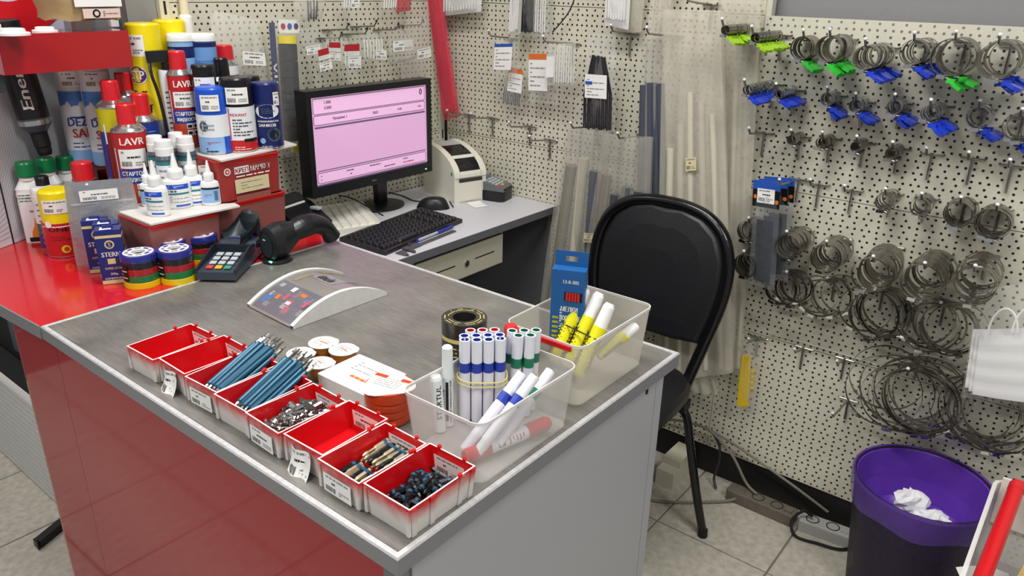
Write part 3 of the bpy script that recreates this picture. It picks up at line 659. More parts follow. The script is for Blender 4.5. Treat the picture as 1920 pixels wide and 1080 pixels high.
def yel(mb, f, hb, r):
    mb.patch(f, -1.2*r, hb*.9, 1.2*r, hb*.93, 'logo_white', .0005, 6); mb.text(f, 'ONE', -.2*r, hb*.84, hb*.11, 'c_black', r*1.1, .001); mb.disc(f, -.7*r, hb*.99, r*.2, 'logo_white', .001); mb.lines(f, -.7*r, hb*.5, .6*r, hb*.66, 2, 'c_darkred', .0006, 3, .4); mb.disc(f, .0*r, hb*.27, r*.24, 'c_yellow', .0008, 10); mb.disc(f, .04*r, hb*.27, r*.15, 'c_orange', .001, 8)
c, r, h = on_base(128, 484, 352, 64, T)
can('stout red can with tall yellow cap and price tag on the red counter', c, r, h, [(0, 1, 'c_red')], 'yellow', h*.47, r*.93, yel, 0, tagat=(-.85, .68, .55, .88, 1), seed=21)
c, r, h = on_base(103, 470, 348, 40, T)
can('narrow can with white lid and purple label, beside the yellow capped can', c, r, h, [(0, .3, 'c_violet'), (.3, .5, 'c_slate'), (.5, 1, 'c_white')], 'c_white', .018, None, lambda mb, f, hb, r: mb.lines(f, -.8*r, hb*.1, .8*r, hb*.9, 8, 'print_grey', .0006, 7, .3))
p = at(151, 303, -1.93); q = wpx(44, p)/2
can('blue can with broad red cap behind the yellow capped can', (p.x, p.y, T), q, p.z-T, [(0, .45, 'card_beige'), (.45, 1, 'c_blue')], 'red_cap', .042, q*.86, blueband)
# glue boxes
mat('stern_blue', '#1d2a72', .35); mat('gold', '#d8c48a', .4)
def stern(label, c, w, d, h, rot):
    t = thing('glue_box', label, 'glue box', c, rot, 'dark blue super glue boxes')
    MB().span((-w/2, -d/2, 0), (w/2, d/2, h), 'stern_blue').build('carton', t); mb = MB()
    for f_, ww in ((flat((0, -d/2, 0)), w), (flat((w/2, 0, 0), (0, 1, 0)), d)):
        mb.patch(f_, -ww/2, h*.86, ww/2, h*.91, 'gold', .0004); mb.patch(f_, -ww/2, h*.01, ww/2, h*.08, 'gold', .0004)
        mb.disc(f_, 0, h*.74, ww*.19, 'gold', .0005); mb.disc(f_, 0, h*.74, ww*.13, 'stern_blue', .0008); mb.text(f_, 'S', 0, h*.74, ww*.17, 'gold', None, .001)
        mb.text(f_, 'STERN', 0, h*.56, h*.085, 'logo_white', ww*.72, .0006); mb.patch(f_, -ww*.17, h*.38, ww*.13, h*.48, 'gold', .0004)
        mb.text(f_, 'SUPER GLUE', 0, h*.3, h*.04, 'gold', ww*.62, .0006); mb.text(f_, '20g', 0, h*.19, h*.05, 'logo_white', ww*.3, .0006); mb.text(f_, 'СУПЕРКЛЕЙ', 0, h*.115, h*.04, 'logo_white', ww*.75, .0006)
    mb.patch(flat((0, 0, h), (1, 0, 0), (0, 1, 0)), -w*.3, -d*.35, w*.15, d*.2, 'logo_white', .0004); mb.build('printed_label', t)
    mb = MB(); mb.span((-w*.2, -d*.1, h), (w*.2, d*.1, h+.006), 'stern_blue'); mb.build('flap', t); return t
p = onz(214, 532, T); a = face(p, -.12); bx_h = zat(p.x, p.y, 432)-T
stern('dark blue super glue box, foremost of three beside tape rolls', (p.x-.012, p.y+.012, T), .05, .036, bx_h, a)
stern('dark blue super glue box, squeezed behind the foremost one', (p.x-.055, p.y+.028, T), .05, .034, bx_h, a)
stern('dark blue super glue box, rearmost beside the yellow capped can', (p.x-.098, p.y+.024, T), .05, .034, bx_h, a)
# silver pouch
mat('foil', '#b9bcc0', .2, .5, alpha=.68, bump=.9, bscale=35); film('clear_film', '#e6e8ea', .22, .12, 1.0, 60)
p = Vector((-1.742, .724, T)); PH = zat(-1.742, .724, 338)-T; t = thing('foil_pouch', 'silver zip pouch with price tag standing behind the super glue boxes', 'pouch', p, face(p))
def pouch(a, b_):
    w = .074*(1-.1*b_*b_); return Vector(((a-.5)*2*w, -.028*(1-b_)*sin(pi*a)+.006*sin(a*13+b_*5)*(1-b_), b_*PH))
mb = MB(); mb.grid(pouch, 12, 10, 'foil'); mb.grid(lambda a, b_: Vector(((a-.5)*2*.074*(1-.1*b_*b_), .012*(1-b_), b_*PH)), 6, 4, 'foil'); mb.build('pouch_body', t)
MB().span((-.062, -.007, PH*.74), (.062, -.0055, PH*.76), 'clear_film').build('zip_strip', t)
MB().tag(flat((0, -.008, PH*.85)), -.042, -.014, .034, .01, seed=31).build('price_tag', t)
for k, (px, py, w) in enumerate(((257, 486, 22), (281, 478, 20))):
    c = onz(px, py+4, T); c = Vector((c.x-.01, c.y+.01, T))
    t = thing('glue_tube', ['small white glue tube standing behind the blue topped tape rolls', 'small white glue tube standing next to its twin, farther from the glue boxes'][k], 'glue tube', c, face(c))
    MB().rings([[Vector((sx*.011*(1-.5*v), sy*(.008*(1-v)+.0008), v*.05)) for sx, sy in ((-1, -1), (1, -1), (1, 1), (-1, 1))] for v in (0, .3, .7, 1)], 'white_plastic').build('tube', t)
    MB().lines(flat((0, -.008, 0), (1, 0, 0), (0, .14, 1)), -.006, .01, .006, .035, 3, 'print_grey', .001, k+2, .3).build('printed_label', t)
# tape packs
for k_, col in (('tp_yellow', '#e3c416'), ('tp_green', '#14743c'), ('tp_red', '#a51e26'), ('tp_black', '#1b1c22'), ('tp_blue', '#28318c')): mat(k_, col, .18, coat=.4)
def tapes(label, px, pyb, pyt, w):
    p = onz(px, pyb, T); r = wpx(w, p)/2; c = base(px, pyb, T, r); H = zat(c.x, c.y, pyt+10)-T; hr = H/5
    t = thing('tape_pack', label, 'tape pack', c, face(c), 'shrink-wrapped packs of five tape rolls')
    for i, k_ in enumerate(('tp_yellow', 'tp_green', 'tp_red', 'tp_black', 'tp_blue')):
        z = i*hr; mb = MB()
        mb.lathe([(r*.60, z), (r*.985, z), (r, z+hr*.12), (r, z+hr*.88), (r*.985, z+hr-.0002), (r*.60, z+hr-.0002), (r*.60, z)], k_, 24, False, False); mb.build('tape_roll', t)
    mb = MB(); ft = flat((0, 0, H), (1, 0, 0), (0, 1, 0)); mb.lathe([(r*.38, H-.006), (r*.38, H+.0006), (r*.82, H+.0006), (r*.82, H-.0005)], 'logo_white', 24, False, False)
    for i in range(8):
        aa = 2*pi*i/8; mb.patch(lambda u, v, hh=0, aa=aa: Vector((r*.6*cos(aa)+u*-sin(aa)+v*cos(aa), r*.6*sin(aa)+u*cos(aa)+v*sin(aa), H+.0006+hh)), -r*.17, -r*.08, r*.17, r*.1, 'tp_blue' if i % 2 else 'print_grey', .0004)
    mb.build('core_label', t)
    mb = MB(); f_ = wrap(r*1.01); mb.patch(f_, -1.25*r, H*.25, -.75*r, H*.72, 'c_black', .0005, 4); mb.lines(f_, -1.2*r, H*.3, -.8*r, H*.7, 4, 'logo_white', .0009, 4, .3); mb.build('wrap_label', t)
    return t
tapes('pack of five coloured tape rolls with blue on top, beside the super glue boxes', 271, 543, 462, 66)
tapes('pack of five coloured tape rolls, between card terminal and another pack', 337, 536, 455, 64)
tapes('pack of five tape rolls standing behind two packs', 328, 512, 439, 56)
tapes('pack of five tape rolls with black label, behind the card terminal', 383, 497, 428, 60)
# ---------------------------------------------------------------- printed stand, red box and sign at the end of the red counter
mat('stand_white', '#d7d8dc', .5); mat('stand_grey', '#b4b6bd', .5); mat('skin_grey', '#8c8c90', .6); mat('box_red', '#a80d16', .14, coat=.5); mat('sign_lav', '#c9cbe2', .5); mat('sign_red', '#d01722', .35)
p0 = Vector((-1.985, .505, T)); p1 = Vector((-2.045, .627, T)); p2 = Vector((-2.172, .86, T))
st = thing('display_stand', 'white cardboard advertising stand printed with grey stripes, fist and black torch', 'display stand')
def panel(name, a, b_, z0, z1):
    U = (b_-a).normalized(); L = (b_-a).length; f_ = flat(a-Vector((0, 0, a.z)), U); mb = MB(); mb.prism([(0, z0), (L, z0), (L, z1), (0, z1)], -.006, 0, 'stand_white', f_)
    return f_, L, mb.build(name, st)
f1, L1, o1 = panel('left_panel', p0, p1, T+.001, 1.36)
f2, L2, o2 = panel('right_panel', p1, p2, T+.001, 1.36)
mb = MB()
def stripe(f_, L, s, z0=T+.01, z1=1.35):
    q = []
    for u, z in ((0, s), (L, s+L*1.4)): q.append((u, z))
    mb.add([f_(0, max(z0, min(z1, s)), .0006), f_(L, max(z0, min(z1, s+L*1.5)), .0006), f_(L, max(z0, min(z1, s+L*1.5+.0035)), .0006), f_(0, max(z0, min(z1, s+.0035)), .0006)], [(0, 1, 2, 3)], 'stand_grey')
for i in range(60): stripe(f1, L1, .6+i*.0125)
mb.build('stripes', o1)
mb = MB()
for i in range(60): stripe(f2, L2*.62, .65+i*.0125)
mb.build('stripes', o2)
MB().span((-.0015, -.0015, 0), (.0015, .0015, .5), 'c_black').build('fold_line', st, p1+Vector((.001, 0, 0)))
def hand_and_torch():
    mb = MB(); u0, z0 = (.008, 1.205)
    def blob(u, v, ru, rv, m_, h=.002, ang=0):
        mb.add([f2(u+ru*cos(a)*cos(ang)-rv*sin(a)*sin(ang), v+ru*cos(a)*sin(ang)+rv*sin(a)*cos(ang), h) for a in [2*pi*i/16 for i in range(16)]], [tuple(range(16))], m_)
    blob(u0, z0, .022, .026, 'skin_grey', .0012)
    for i in range(4): blob(u0+.012, z0-.018+.011*i, .013, .006, 'skin_grey', .0016+.0002*i, -.3)
    blob(u0-.02, z0+.03, .03, .03, 'skin_grey', .001); mb.build('printed_fist', o2)
hand_and_torch()
# torch leaning against the stand
a, b_ = onx(86, 290, -2.04), onx(62, 138, -2.04)
t = thing('torch', 'black torch lettered on its barrel, propped against the white printed stand', 'torch', a, 0)
d = b_-a; L = d.length; q = wpx(28, a); M_ = d.to_track_quat('Z', 'Y').to_matrix().to_4x4()
M_ = Matrix.Rotation(face(a)-0, 4, 'Z') @ Matrix.Rotation(-.10, 4, 'Y')
MB(M_).lathe([(q*.38, 0), (q*.46, L*.05), (q*.46, L*.1), (q*.52, L*.12), (q*.52, L*.28), (q*.6, L*.31)], 'black_matte', 18).build('grip', t)
MB(M_).lathe([(q*.62, L*.31, 'c_slate'), (q*.98, L*.40, 'tin'), (q*.98, L*.46, 'c_slate'), (q*.98, L*.48)], 'c_slate', 18).build('collar', t)
MB(M_).lathe([(q*.95, L*.48), (q*.95, L*1.62), (q*.7, L*1.64)], 'black_plastic', 20).build('barrel', t)
mb = MB(M_); f_ = wrap(q*.95); mb.text(f_, 'Energizer', 0, L*.5+.115, q*.8, 'logo_white', .225, .001, pi/2, .15); mb.build('lettering', t)
# small white round feet etc on the red box
XF = -1.86
bl, br, tl, tr = onx(10, 145, XF), onx(250, 122, XF), onx(8, 70, XF), onx(240, 52, XF)
z0, z1 = (bl.z+br.z)/2, (tl.z+tr.z)/2
rb = thing('red_display_box', 'glossy red box shelf standing over the cans, holding white lids and a paper bag', 'display box', (0, 0, 0))
mb = MB(); mb.prism([(XF, bl.y), (XF, br.y), (-1.985, br.y+.004), (-1.985, bl.y+.002)], z0, z1, 'box_red'); mb.build('box', rb)
MB().span((-1.985, .64, z0-.05), (-1.975, .66, z0), 'c_slate').build('support', rb); MB().span((-1.985, .87, 1.0245), (-1.975, .88, z0), 'c_slate').build('support', rb)
for k, (px, py, w, h) in enumerate(((25, 66, 58, .010), (85, 60, 44, .008))):
    p = onz(px, py, z1); r = wpx(w, p)/2
    t = thing('flat_lid', ['wide flat white plastic lid on the red display box', 'smaller flat white lid, farther from the sign edge, on the red display box'][k], 'lid', (p.x, p.y, z1), 0)
    MB().lathe([(r, 0), (r, h*.5), (r*.94, h*.6)], 'white_plastic', 24).build('flange', t); MB().lathe([(r*.75, h*.6), (r*.72, h*1.3), (r*.6, h*1.4)], 'white_plastic', 24).build('crown', t)
for k, (px, py, w) in enumerate(((158, 56, 28), (217, 50, 16))):
    p = onz(px, py, z1); s = wpx(w, p)
    t = thing('white_block', ['white plastic block under the paper bag on the red box', 'small white block under the far corner of the paper bag'][k], 'block', (p.x-.01, p.y, z1), .1)
    MB().rbox((s*.8, s, .022), .002, 'white_plastic', 2, top_r=.002).build('block', t); MB().span((-s*.3, -s*.4, .022), (s*.3, s*.4, .0235), 'paper').build('sticker', t)
# paper bag lying on the blocks
mat('kraft', '#a98f63', .65, bump=.5, bscale=30); mat('label_pink', '#e3c9c0', .6)
p = onz(185, 40, z1+.024)
t = thing('seed_bag', 'brown paper bag with yellow and white label on the red display box', 'bag', (-1.925, p.y+.01, z1+.0245), .08)
def bag(a, b_):
    x = .07*cos(2*pi*a); y = .078*sin(2*pi*a); k = max(abs(x)/.07, abs(y)/.078, .01)
    x, y = x/k**.6, y/k**.6
    return Vector((x*(1-.12*abs(b_-.4)), y*(1-.1*abs(b_-.4))+.004*sin(b_*9), b_*.10+.003*sin(a*40)))
mb = MB(); mb.grid(bag, 28, 6, 'kraft'); mb.add([bag(i/28, 1) for i in range(28)], [tuple(range(28))], 'kraft'); mb.add([bag(i/28, 0) for i in range(28)], [tuple(reversed(range(28)))], 'kraft'); mb.build('bag_body', t)
f_ = flat((.0735, 0, 0), (0, 1, 0)); mb = MB()
mb.patch(f_, -.045, .028, .062, .098, 'logo_white', .003); mb.prism([(-.02, .098), (.062, .098), (.06, .08), (.02, .06), (-.005, .075)], .003, .0034, 'yellow', f_); mb.barcode(f_, .015, .045, .045, .08, 'print_dark', 10, .0042); mb.text(f_, '4', -.02, .085, .014, 'c_red', None, .004)
mb.patch(f_, -.03, .004, .055, .024, 'label_pink', .003); mb.disc(f_, 0, .014, .009, 'c_black', .0036); mb.disc(f_, 0, .014, .005, 'label_pink', .004); mb.lines(f_, .015, .007, .05, .02, 3, 'print_dark', .004, 4, .3); mb.lines(f_, -.04, .05, -.01, .07, 2, 'c_red', .004, 4, .3); mb.build('printed_label', t)
# sign with red letter
sg = thing('wall_sign', 'lavender sign board with a big red rounded letter', 'sign')
MB().span((-2.112, .36, 1.30), (-2.104, .862, 1.75), 'sign_lav').build('board', sg)
f_ = flat((-2.104, 0, 0), (0, 1, 0)); mb = MB()
pc = onx(10, -15, -2.104); R = .135
outer = [(pc.y+R*1.05*cos(a), pc.z+.09+R*sin(a)) for a in [pi*.2-2*pi*.9*i/36 for i in range(37)]]
for i in range(36):
    a = pi*.2-2*pi*.9*i/36; a2 = pi*.2-2*pi*.9*(i+1)/36; c_ = (pc.y, pc.z+.04)
    mb.add([f_(c_[0]+rr*1.1*cos(x), c_[1]+rr*sin(x), .003) for rr, x in ((R, a), (R, a2), (R*.45, a2), (R*.45, a))], [(0, 1, 2, 3)], 'sign_red')
mb.patch(f_, pc.y-.02, pc.z+.02, pc.y+R*.8, pc.z+.06, 'sign_red', .0032); mb.build('red_letter', sg)
mb = MB()
for k, (px, py) in enumerate(((113, 2), (116, 24))):
    p = onx(px, py, -2.104); s = wpx(8, p)
    mb.prism([(p.y-s, p.z+s*.8), (p.y+s, p.z+s*.8), (p.y+s*.5, p.z-s), (p.y-s*.5, p.z-s)], .001, .0016, 'stand_grey', f_)
mb.build('printed_icon', sg)
# ---------------------------------------------------------------- things on the grey worktop
ZT = T+.0006
# red bins along the front edge
mat('bin_paint', '#e9e4df', .5, noise=.06, nscale=25); mat('bin_in', '#cf1019', .28)
# red plastic with a worn, pale lower outside
m = bpy.data.materials.new('bin_shell'); m.use_nodes = True; MATS['bin_shell'] = m; nt = m.node_tree; b = nt.nodes['Principled BSDF']
tc = nt.nodes.new('ShaderNodeTexCoord'); sp = nt.nodes.new('ShaderNodeSeparateXYZ'); nt.links.new(tc.outputs['Object'], sp.inputs[0])
nz = nt.nodes.new('ShaderNodeTexNoise'); nz.inputs['Scale'].default_value = 45; nt.links.new(tc.outputs['Object'], nz.inputs['Vector'])
ml = nt.nodes.new('ShaderNodeMath'); ml.operation = 'MULTIPLY_ADD'; ml.inputs[1].default_value = .022; nt.links.new(nz.outputs['Fac'], ml.inputs[0]); nt.links.new(sp.outputs['Z'], ml.inputs[2])
mr = nt.nodes.new('ShaderNodeMapRange'); mr.inputs[1].default_value = .030; mr.inputs[2].default_value = .052; nt.links.new(ml.outputs[0], mr.inputs[0])
mc = nt.nodes.new('ShaderNodeMix'); mc.data_type = 'RGBA'; mc.inputs[6].default_value = (*lin('#d8d2cc'), 1); mc.inputs[7].default_value = (*lin('#cf1019'), 1)
nt.links.new(mr.outputs[0], mc.inputs[0]); nt.links.new(mc.outputs[2], b.inputs['Base Color']); b.inputs['Roughness'].default_value = .35
BW, BL, BH = .0815, .117, .044
def red_bin(label, loc, rot, seed, tagin=True, tagout='flat'):
    t = thing('parts_bin', label, 'parts bin', loc, rot, 'red parts bins along the counter edge')
    x0, x1, y0, y1, k, tk, h = BW/2*.90, BW/2, BL/2*.94, BL/2, .0022, .0022, BH; mb = MB()
    o0 = [Vector((sx*x0, sy*y0, 0)) for sx, sy in ((-1, -1), (1, -1), (1, 1), (-1, 1))]; o1 = [Vector((sx*x1, sy*y1, h)) for sx, sy in ((-1, -1), (1, -1), (1, 1), (-1, 1))]
    i1 = [Vector((sx*(x1-tk), sy*(y1-tk), h)) for sx, sy in ((-1, -1), (1, -1), (1, 1), (-1, 1))]; i0 = [Vector((sx*(x0-tk), sy*(y0-tk), .002)) for sx, sy in ((-1, -1), (1, -1), (1, 1), (-1, 1))]
    mb.rings([o0, o1], 'bin_shell', True, False, False); mb.rings([o1, i1], 'bin_paint', False, False, False); mb.rings([i1, i0], 'bin_in', False, True, False); mb.build('tray', t)
    for sx in (-1, 1):                                   # corner posts and side ribs
        for yy in (-.9, -.35, .55, .9): MB().rings([[Vector((sx*(x0*1.0+.0002+a), yy*y0+b_, 0)) for a, b_ in ((-.002, -.004), (.0018, -.004), (.0018, .004), (-.002, .004))][::sx], [Vector((sx*(x1+a), yy*y1+b_, h-.001)) for a, b_ in ((-.002, -.004), (.0018, -.004), (.0018, .004), (-.002, .004))][::sx]], 'bin_shell', True, True, False).build('rib', t)
    for xx in (-.75, .75): MB().span((xx*BW*.6-.0025, -y1-.001, .004), (xx*BW*.6+.0025, -y0-.0004, h-.004), 'bin_shell').build('rib', t)
    for xx, yy in ((-.55, 1), (.55, 1), (1, .5), (-1, .5)):
        MB().cyl((xx*x1, yy*y1-.001*yy, h), (xx*x1, yy*y1-.001*yy, h+.004), .003, 'bin_in', n=8).build('stacking_peg', t)
    if tagin: MB().tag(flat((0, y1-.0035, 0), (1, 0, 0), (0, -.09, 1)), -.027, .008, .027, .037, seed=seed).build('price_tag', t)
    if tagout == 'flat': MB().tag(flat((0, -y1-.0014, 0)), -.028, .004, .026, .032, seed=seed+5).build('price_tag', t)
    if tagout == 'torn':
        mb = MB(); f_ = lambda u, v, hh=0: Vector((u, -y1-.002-.010*max(0, (.03-v)/.03)**2-hh+.003*sin(u*180), v)); mb.tag(f_, -.024, -.004, .02, .036, seed=seed+5, nu=6); mb.build('torn_price_tag', t)
    return t
bins = []
x_first, x_last = -1.165, -.5805
LB = ['empty red parts bin with dusty outside, at the end nearest the red counter', 'red parts bin holding a few loose bits, torn paper tag hanging out', 'red parts bin holding a bundle of long teal bits, next to the torn tag bin', 'red parts bin holding teal bits, beside the bin of shiny short bits', 'red parts bin heaped with shiny short bits', 'empty red parts bin between shiny bits and paired bits, paper tag curling off', 'red parts bin with two rows of double-ended bits', 'red parts bin with loose black bits at the counter corner']
PX = [(246, 716), (303, 742), (353, 783), (412, 805), (472, 848), (540, 893), (618, 930), (700, 990)]
for k in range(8):
    x = x_first+(x_last-x_first)*k/7; y = .556+.004*(k % 3)+(.006 if k in (1, 3) else 0)
    rot = (.03, -.02, .05, .02, -.03, .02, -.01, .0)[k]
    bins.append((x, y, rot, red_bin(LB[k], (x, y, ZT), rot, 40+k, k not in (2, 3), 'none' if k in (0, 3, 7) else ('torn' if k in (1, 5) else 'flat'))))
# long bits
mat('bit_teal', '#17506a', .35, .3); mat('bit_steel', '#9c9c9a', .25, 1); mat('bit_black', '#25272b', .3, .6); mat('bit_gold', '#c9bfa0', .3, .8); mat('bit_band', '#1a4a66', .4)
def long_bit():
    mb = MB(); mb.lathe([(.0034, .018), (.0041, .021), (.0041, .122), (.0034, .125)], 'bit_teal', 8, False, False)
    t = thing('screwdriver_bit', 'x', 'drill bit', (0, 0, -1)); mb.build('sleeve', t)
    MB().lathe([(.0031, 0), (.0031, .008), (.0022, .010), (.0022, .012), (.0031, .014), (.0029, .018)], 'bit_steel', 6).build('hex_end', t)
    MB().lathe([(.0029, .125), (.0031, .128), (.0031, .137), (.0022, .140), (.0012, .148)], 'bit_steel', 6).build('tip', t); return t
lb = long_bit(); used = [False]
def put(proto, used, M_, label, group):
    if not used[0]: used[0] = True; proto.matrix_world = M_; proto['label'] = label; proto['group'] = group; return proto
    return dup(proto, matrix=M_, label=label, group=group)
def dirmat(p, d, roll=0): return Matrix.Translation(p) @ Vector(d).to_track_quat('Z', 'Y').to_matrix().to_4x4() @ Matrix.Rotation(roll, 4, 'Z')
rnd = random.Random(5)
for bi, n, lab, grp in ((2, 13, 'long teal screwdriver bit in the bundle lying over the torn tag side bin', 'teal bits, first bundle'), (3, 12, 'long teal screwdriver bit in the bundle beside the shiny short bits', 'teal bits, second bundle')):
    bx_, by_, rt_, _ = bins[bi]
    for i in range(n):
        lay, q = i//7, i % 7
        u = -.028+.0088*q+(.0044 if lay else 0); z = ZT+.009+lay*.008
        p = Vector((bx_+u*.92, by_-.05+rnd.uniform(0, .004), z)); tip = Vector((bx_+u*1.1-.016, by_+.084+rnd.uniform(-.006, .006), ZT+.051+lay*.0078+.0005*q))
        put(lb, used, dirmat(p, tip-p, rnd.uniform(0, 1)), lab, grp)
# short bits
def short_bit(name, body, length, band=None):
    t = thing(name, 'x', 'drill bit', (0, 0, -1)); L = length
    MB().lathe([(.0014, 0), (.0033, .005), (.0033, .009), (.0024, .012), (.0024, L*.45), (.0040, L*.5), (.0040, L-.001), (.0033, L)], body, 6).build('shank', t)
    if band: MB().lathe([(.0041, L*.80), (.0043, L*.81), (.0043, L*.9), (.0041, L*.91)], band, 8).build('colour_band', t)
    return t
def heap(bi, proto, used, n, lab, grp, yr, base_h, spread=.022, L=.024):
    bx_, by_, rt_, _ = bins[bi]
    for i in range(n):
        y = by_+rnd.uniform(*yr); x = bx_+rnd.uniform(-spread, spread)
        z = ZT+.006+base_h*rnd.random()**.5*(1-.5*abs(x-bx_)/.034)*(1-.5*abs((y-by_)/.06))
        a = rnd.uniform(0, 2*pi); d = Vector((cos(a), sin(a), rnd.uniform(-.25, .3))).normalized()
        c_ = Vector((x, y, z))
        c_.x = max(bx_-.033+abs(d.x)*L*.75, min(bx_+.033-abs(d.x)*L*.75, c_.x)); c_.y = max(by_-.048+abs(d.y)*L*.75, min(by_+.05-abs(d.y)*L*.75, c_.y)); c_.z = max(c_.z, ZT+.007+abs(d.z)*L*.7); put(proto, used, dirmat(c_-d*L*.5, d, rnd.random()), lab, grp)
sb = short_bit('short_bit', 'bit_steel', .028); su = [False]
heap(4, sb, su, 210, 'short shiny bit in the heap filling a red parts bin', 'heap of shiny bits', (-.046, .035), .044, .030, .028)
heap(1, sb, su, 5, 'loose short bit left in the torn tag bin', 'loose bits in second bin', (-.02, .03), .003)
kb = short_bit('black_bit', 'bit_black', .036, 'bit_band'); ku = [False]
heap(7, kb, ku, 60, 'loose black bit with blue ring in the corner parts bin', 'loose black bits', (-.035, .045), .024, .026, .036)
db = short_bit('double_bit', 'bit_gold', .048, 'bit_band'); du = [False]; dk2 = short_bit('double_bit', 'bit_black', .048, 'bit_band'); dku = [False]
bx_, by_, rt_, _ = bins[6]
for row, yy in ((0, -.052), (1, .002)):
    for i in range(9):
        for lay in (0, 1):
            pr, us, lab, grp = (db, du, 'pale double-ended bit in the two-row bin', 'pale double-ended bits') if (i+row) % 3 else (dk2, dku, 'dark double-ended bit in the two-row bin', 'dark double-ended bits')
            p = Vector((bx_-.029+.0074*i+.002*lay, by_+yy+rnd.uniform(-.002, .002), ZT+.008+.0078*lay+.006*row)); put(pr, us, dirmat(p, (rnd.uniform(-.08, .08), 1, .03), rnd.random()), lab, grp)

# curved change tray
mat('tray_white', '#dadad6', .5, noise=.05, nscale=60); mat('tray_grey', '#b4b3ae', .5); mat('ad_blue', '#3f6fb4', .3); mat('ad_dark', '#3d3a5c', .3); mat('ad_pink', '#b9566a', .3); mat('ad_tan', '#a89a8c', .3); mat('ad_yellow', '#c9b46a', .3)
q = [onz(*a, ZT) for a in ((465, 575), (548, 617), (724, 552), (640, 515))]
c_ = sum(q, Vector())/4
t = thing('change_tray', 'curved clear change tray with white arched ends and a colourful printed advert', 'change tray', c_, 0)
q = [a-c_ for a in q]; Hh = .036
def tp(a, b_): # a across the ends, b along the curve
    s0 = q[0].lerp(q[1], b_); s1 = q[3].lerp(q[2], b_); p = s0.lerp(s1, a); return p+Vector((0, 0, .003+Hh*4*a*(1-a)))
for b0, b1 in ((-.02, .045), (.955, 1.02)):
    mb = MB(); N = 16
    top = [tp(i/N, b0)+Vector((0, 0, .003)) for i in range(N+1)]; top2 = [tp(i/N, b1)+Vector((0, 0, .003)) for i in range(N+1)]
    bot = [Vector((p.x, p.y, 0)) for p in top]; bot2 = [Vector((p.x, p.y, 0)) for p in top2]
    for i in range(N): mb.add([top[i], top[i+1], top2[i+1], top2[i]], [(0, 1, 2, 3)], 'tray_white', True)
    for u, v in ((top, bot), (top2, bot2)): mb.add(u+v[::-1], [tuple(range(2*N+2))], 'tray_white')
    o = mb.build('end_arch', t)
mat('tray_glass', '#8f8d90', .06, alpha=.5); MB().grid(lambda a, b_: tp(a, .03+.94*b_), 16, 4, 'tray_glass').build('curved_cover', t)
mb = MB(); rnd2 = random.Random(3)
def up(p, h): return p+Vector((0, 0, h))
def reg(a0, a1, b0, b1, m_, h=.0008): mb.grid(lambda a, b_: up(tp(a0+(a1-a0)*a, .04+.92*(b0+(b1-b0)*b_)), h), 6, 4, m_)
reg(0, 1, 0, 1, 'ad_tan', -.0012); reg(.02, .36, .02, .98, 'ad_dark', -.0008)
for i in range(26):
    a_, b_ = rnd2.uniform(.03, .3), rnd2.uniform(.05, .88); reg(a_, a_+rnd2.uniform(.03, .09), b_, b_+rnd2.uniform(.05, .12), rnd2.choice(['ad_blue', 'ad_blue', 'ad_pink', 'ad_tan', 'ad_dark', 'tray_white', 'orange']), -.0005+.00003*i)
reg(.55, .85, .25, .7, 'tray_grey', -.0004); reg(.7, .95, .05, .2, 'ad_yellow', -.0004); reg(.4, .6, .1, .2, 'ad_yellow', -.0004)
f_ = lambda u, v, hh=0: up(tp(.62+v, .04+.92*(.47+u)), hh); mb.text(f_, 'купюр', 0, 0, .1, 'print_dark', .3, .0012, pi); mb.build('printed_advert', t)

# pots of putty, white box, orange jar
mat('pot_amber', '#b06a1e', .35); mat('jar_orange', '#c5431c', .3); mat('box_white', '#ece9e4', .6); mat('box_grey', '#c9c6c2', .6)
for k, (px, py, w) in enumerate(((605, 642, 60), (643, 655, 60), (563, 662, 58), (600, 680, 58))):
    p = Vector((*onz(px, py, .886).xy, ZT)); r = wpx(w, p)/2*.86
    t = thing('putty_pot', ['small amber pot with white paper lid, next to the change tray', 'small amber pot with white tabbed lid, beside the white box', 'small amber pot with white lid, behind the teal bits', 'small amber pot with white lid, between teal bits and white box'][k], 'pot', p, rnd.uniform(-.4, .4), 'amber pots with paper lids')
    MB().lathe([(r*.78, 0), (r*.9, .012), (r*.95, .022), (r*.98, .024)], 'pot_amber', 18).build('pot', t)
    mb = MB(); ol = [(r*1.03*cos(a)*(1.13 if abs(a-pi/4) < .3 else 1), r*1.03*sin(a)*(1.13 if abs(a-pi/4) < .3 else 1)) for a in [2*pi*i/24 for i in range(24)]]; mb.prism(ol, .0242, .0256, 'box_white'); f_ = flat((0, 0, .0256), (1, 0, 0), (0, 1, 0)); mb.lines(f_, -r*.6, -r*.5, r*.6, r*.5, 5, 'print_grey', .0003, 9+k, .25); mb.lines(f_, -r*.3, -r*.1, r*.4, r*.15, 1, 'orange', .0005, k, .4); mb.build('lid', t)
qq = [onz(600, 738, ZT), onz(700, 768, ZT)]
p = onz(682, 722, ZT); t = thing('cardboard_box', 'flat white carton with faint orange print among the amber pots', 'carton', Vector((-.860, .706, ZT)), .02)
MB().rbox((.112, .09, .028), .002, 'box_white', 1).build('carton', t); f_ = flat((0, 0, .028), (1, 0, 0), (0, 1, 0)); mb = MB(); mb.lines(f_, -.03, .0, .03, .03, 4, 'print_grey', .0003, 4, .25); mb.lines(f_, -.01, -.02, .03, -.01, 1, 'orange', .0004, 5, .6); mb.build('printed_lid', t)
p = base(715, 782, ZT, .036); t = thing('orange_jar', 'ribbed orange plastic jar with torn paper lid beside the clear marker box', 'jar', Vector((-.762, .674, ZT)), .2)
pr = []
for i in range(4): z = .013*i; pr += [(.030+.0012*i, z), (.0325+.0012*i, z+.003), (.0325+.0012*i, z+.010)]
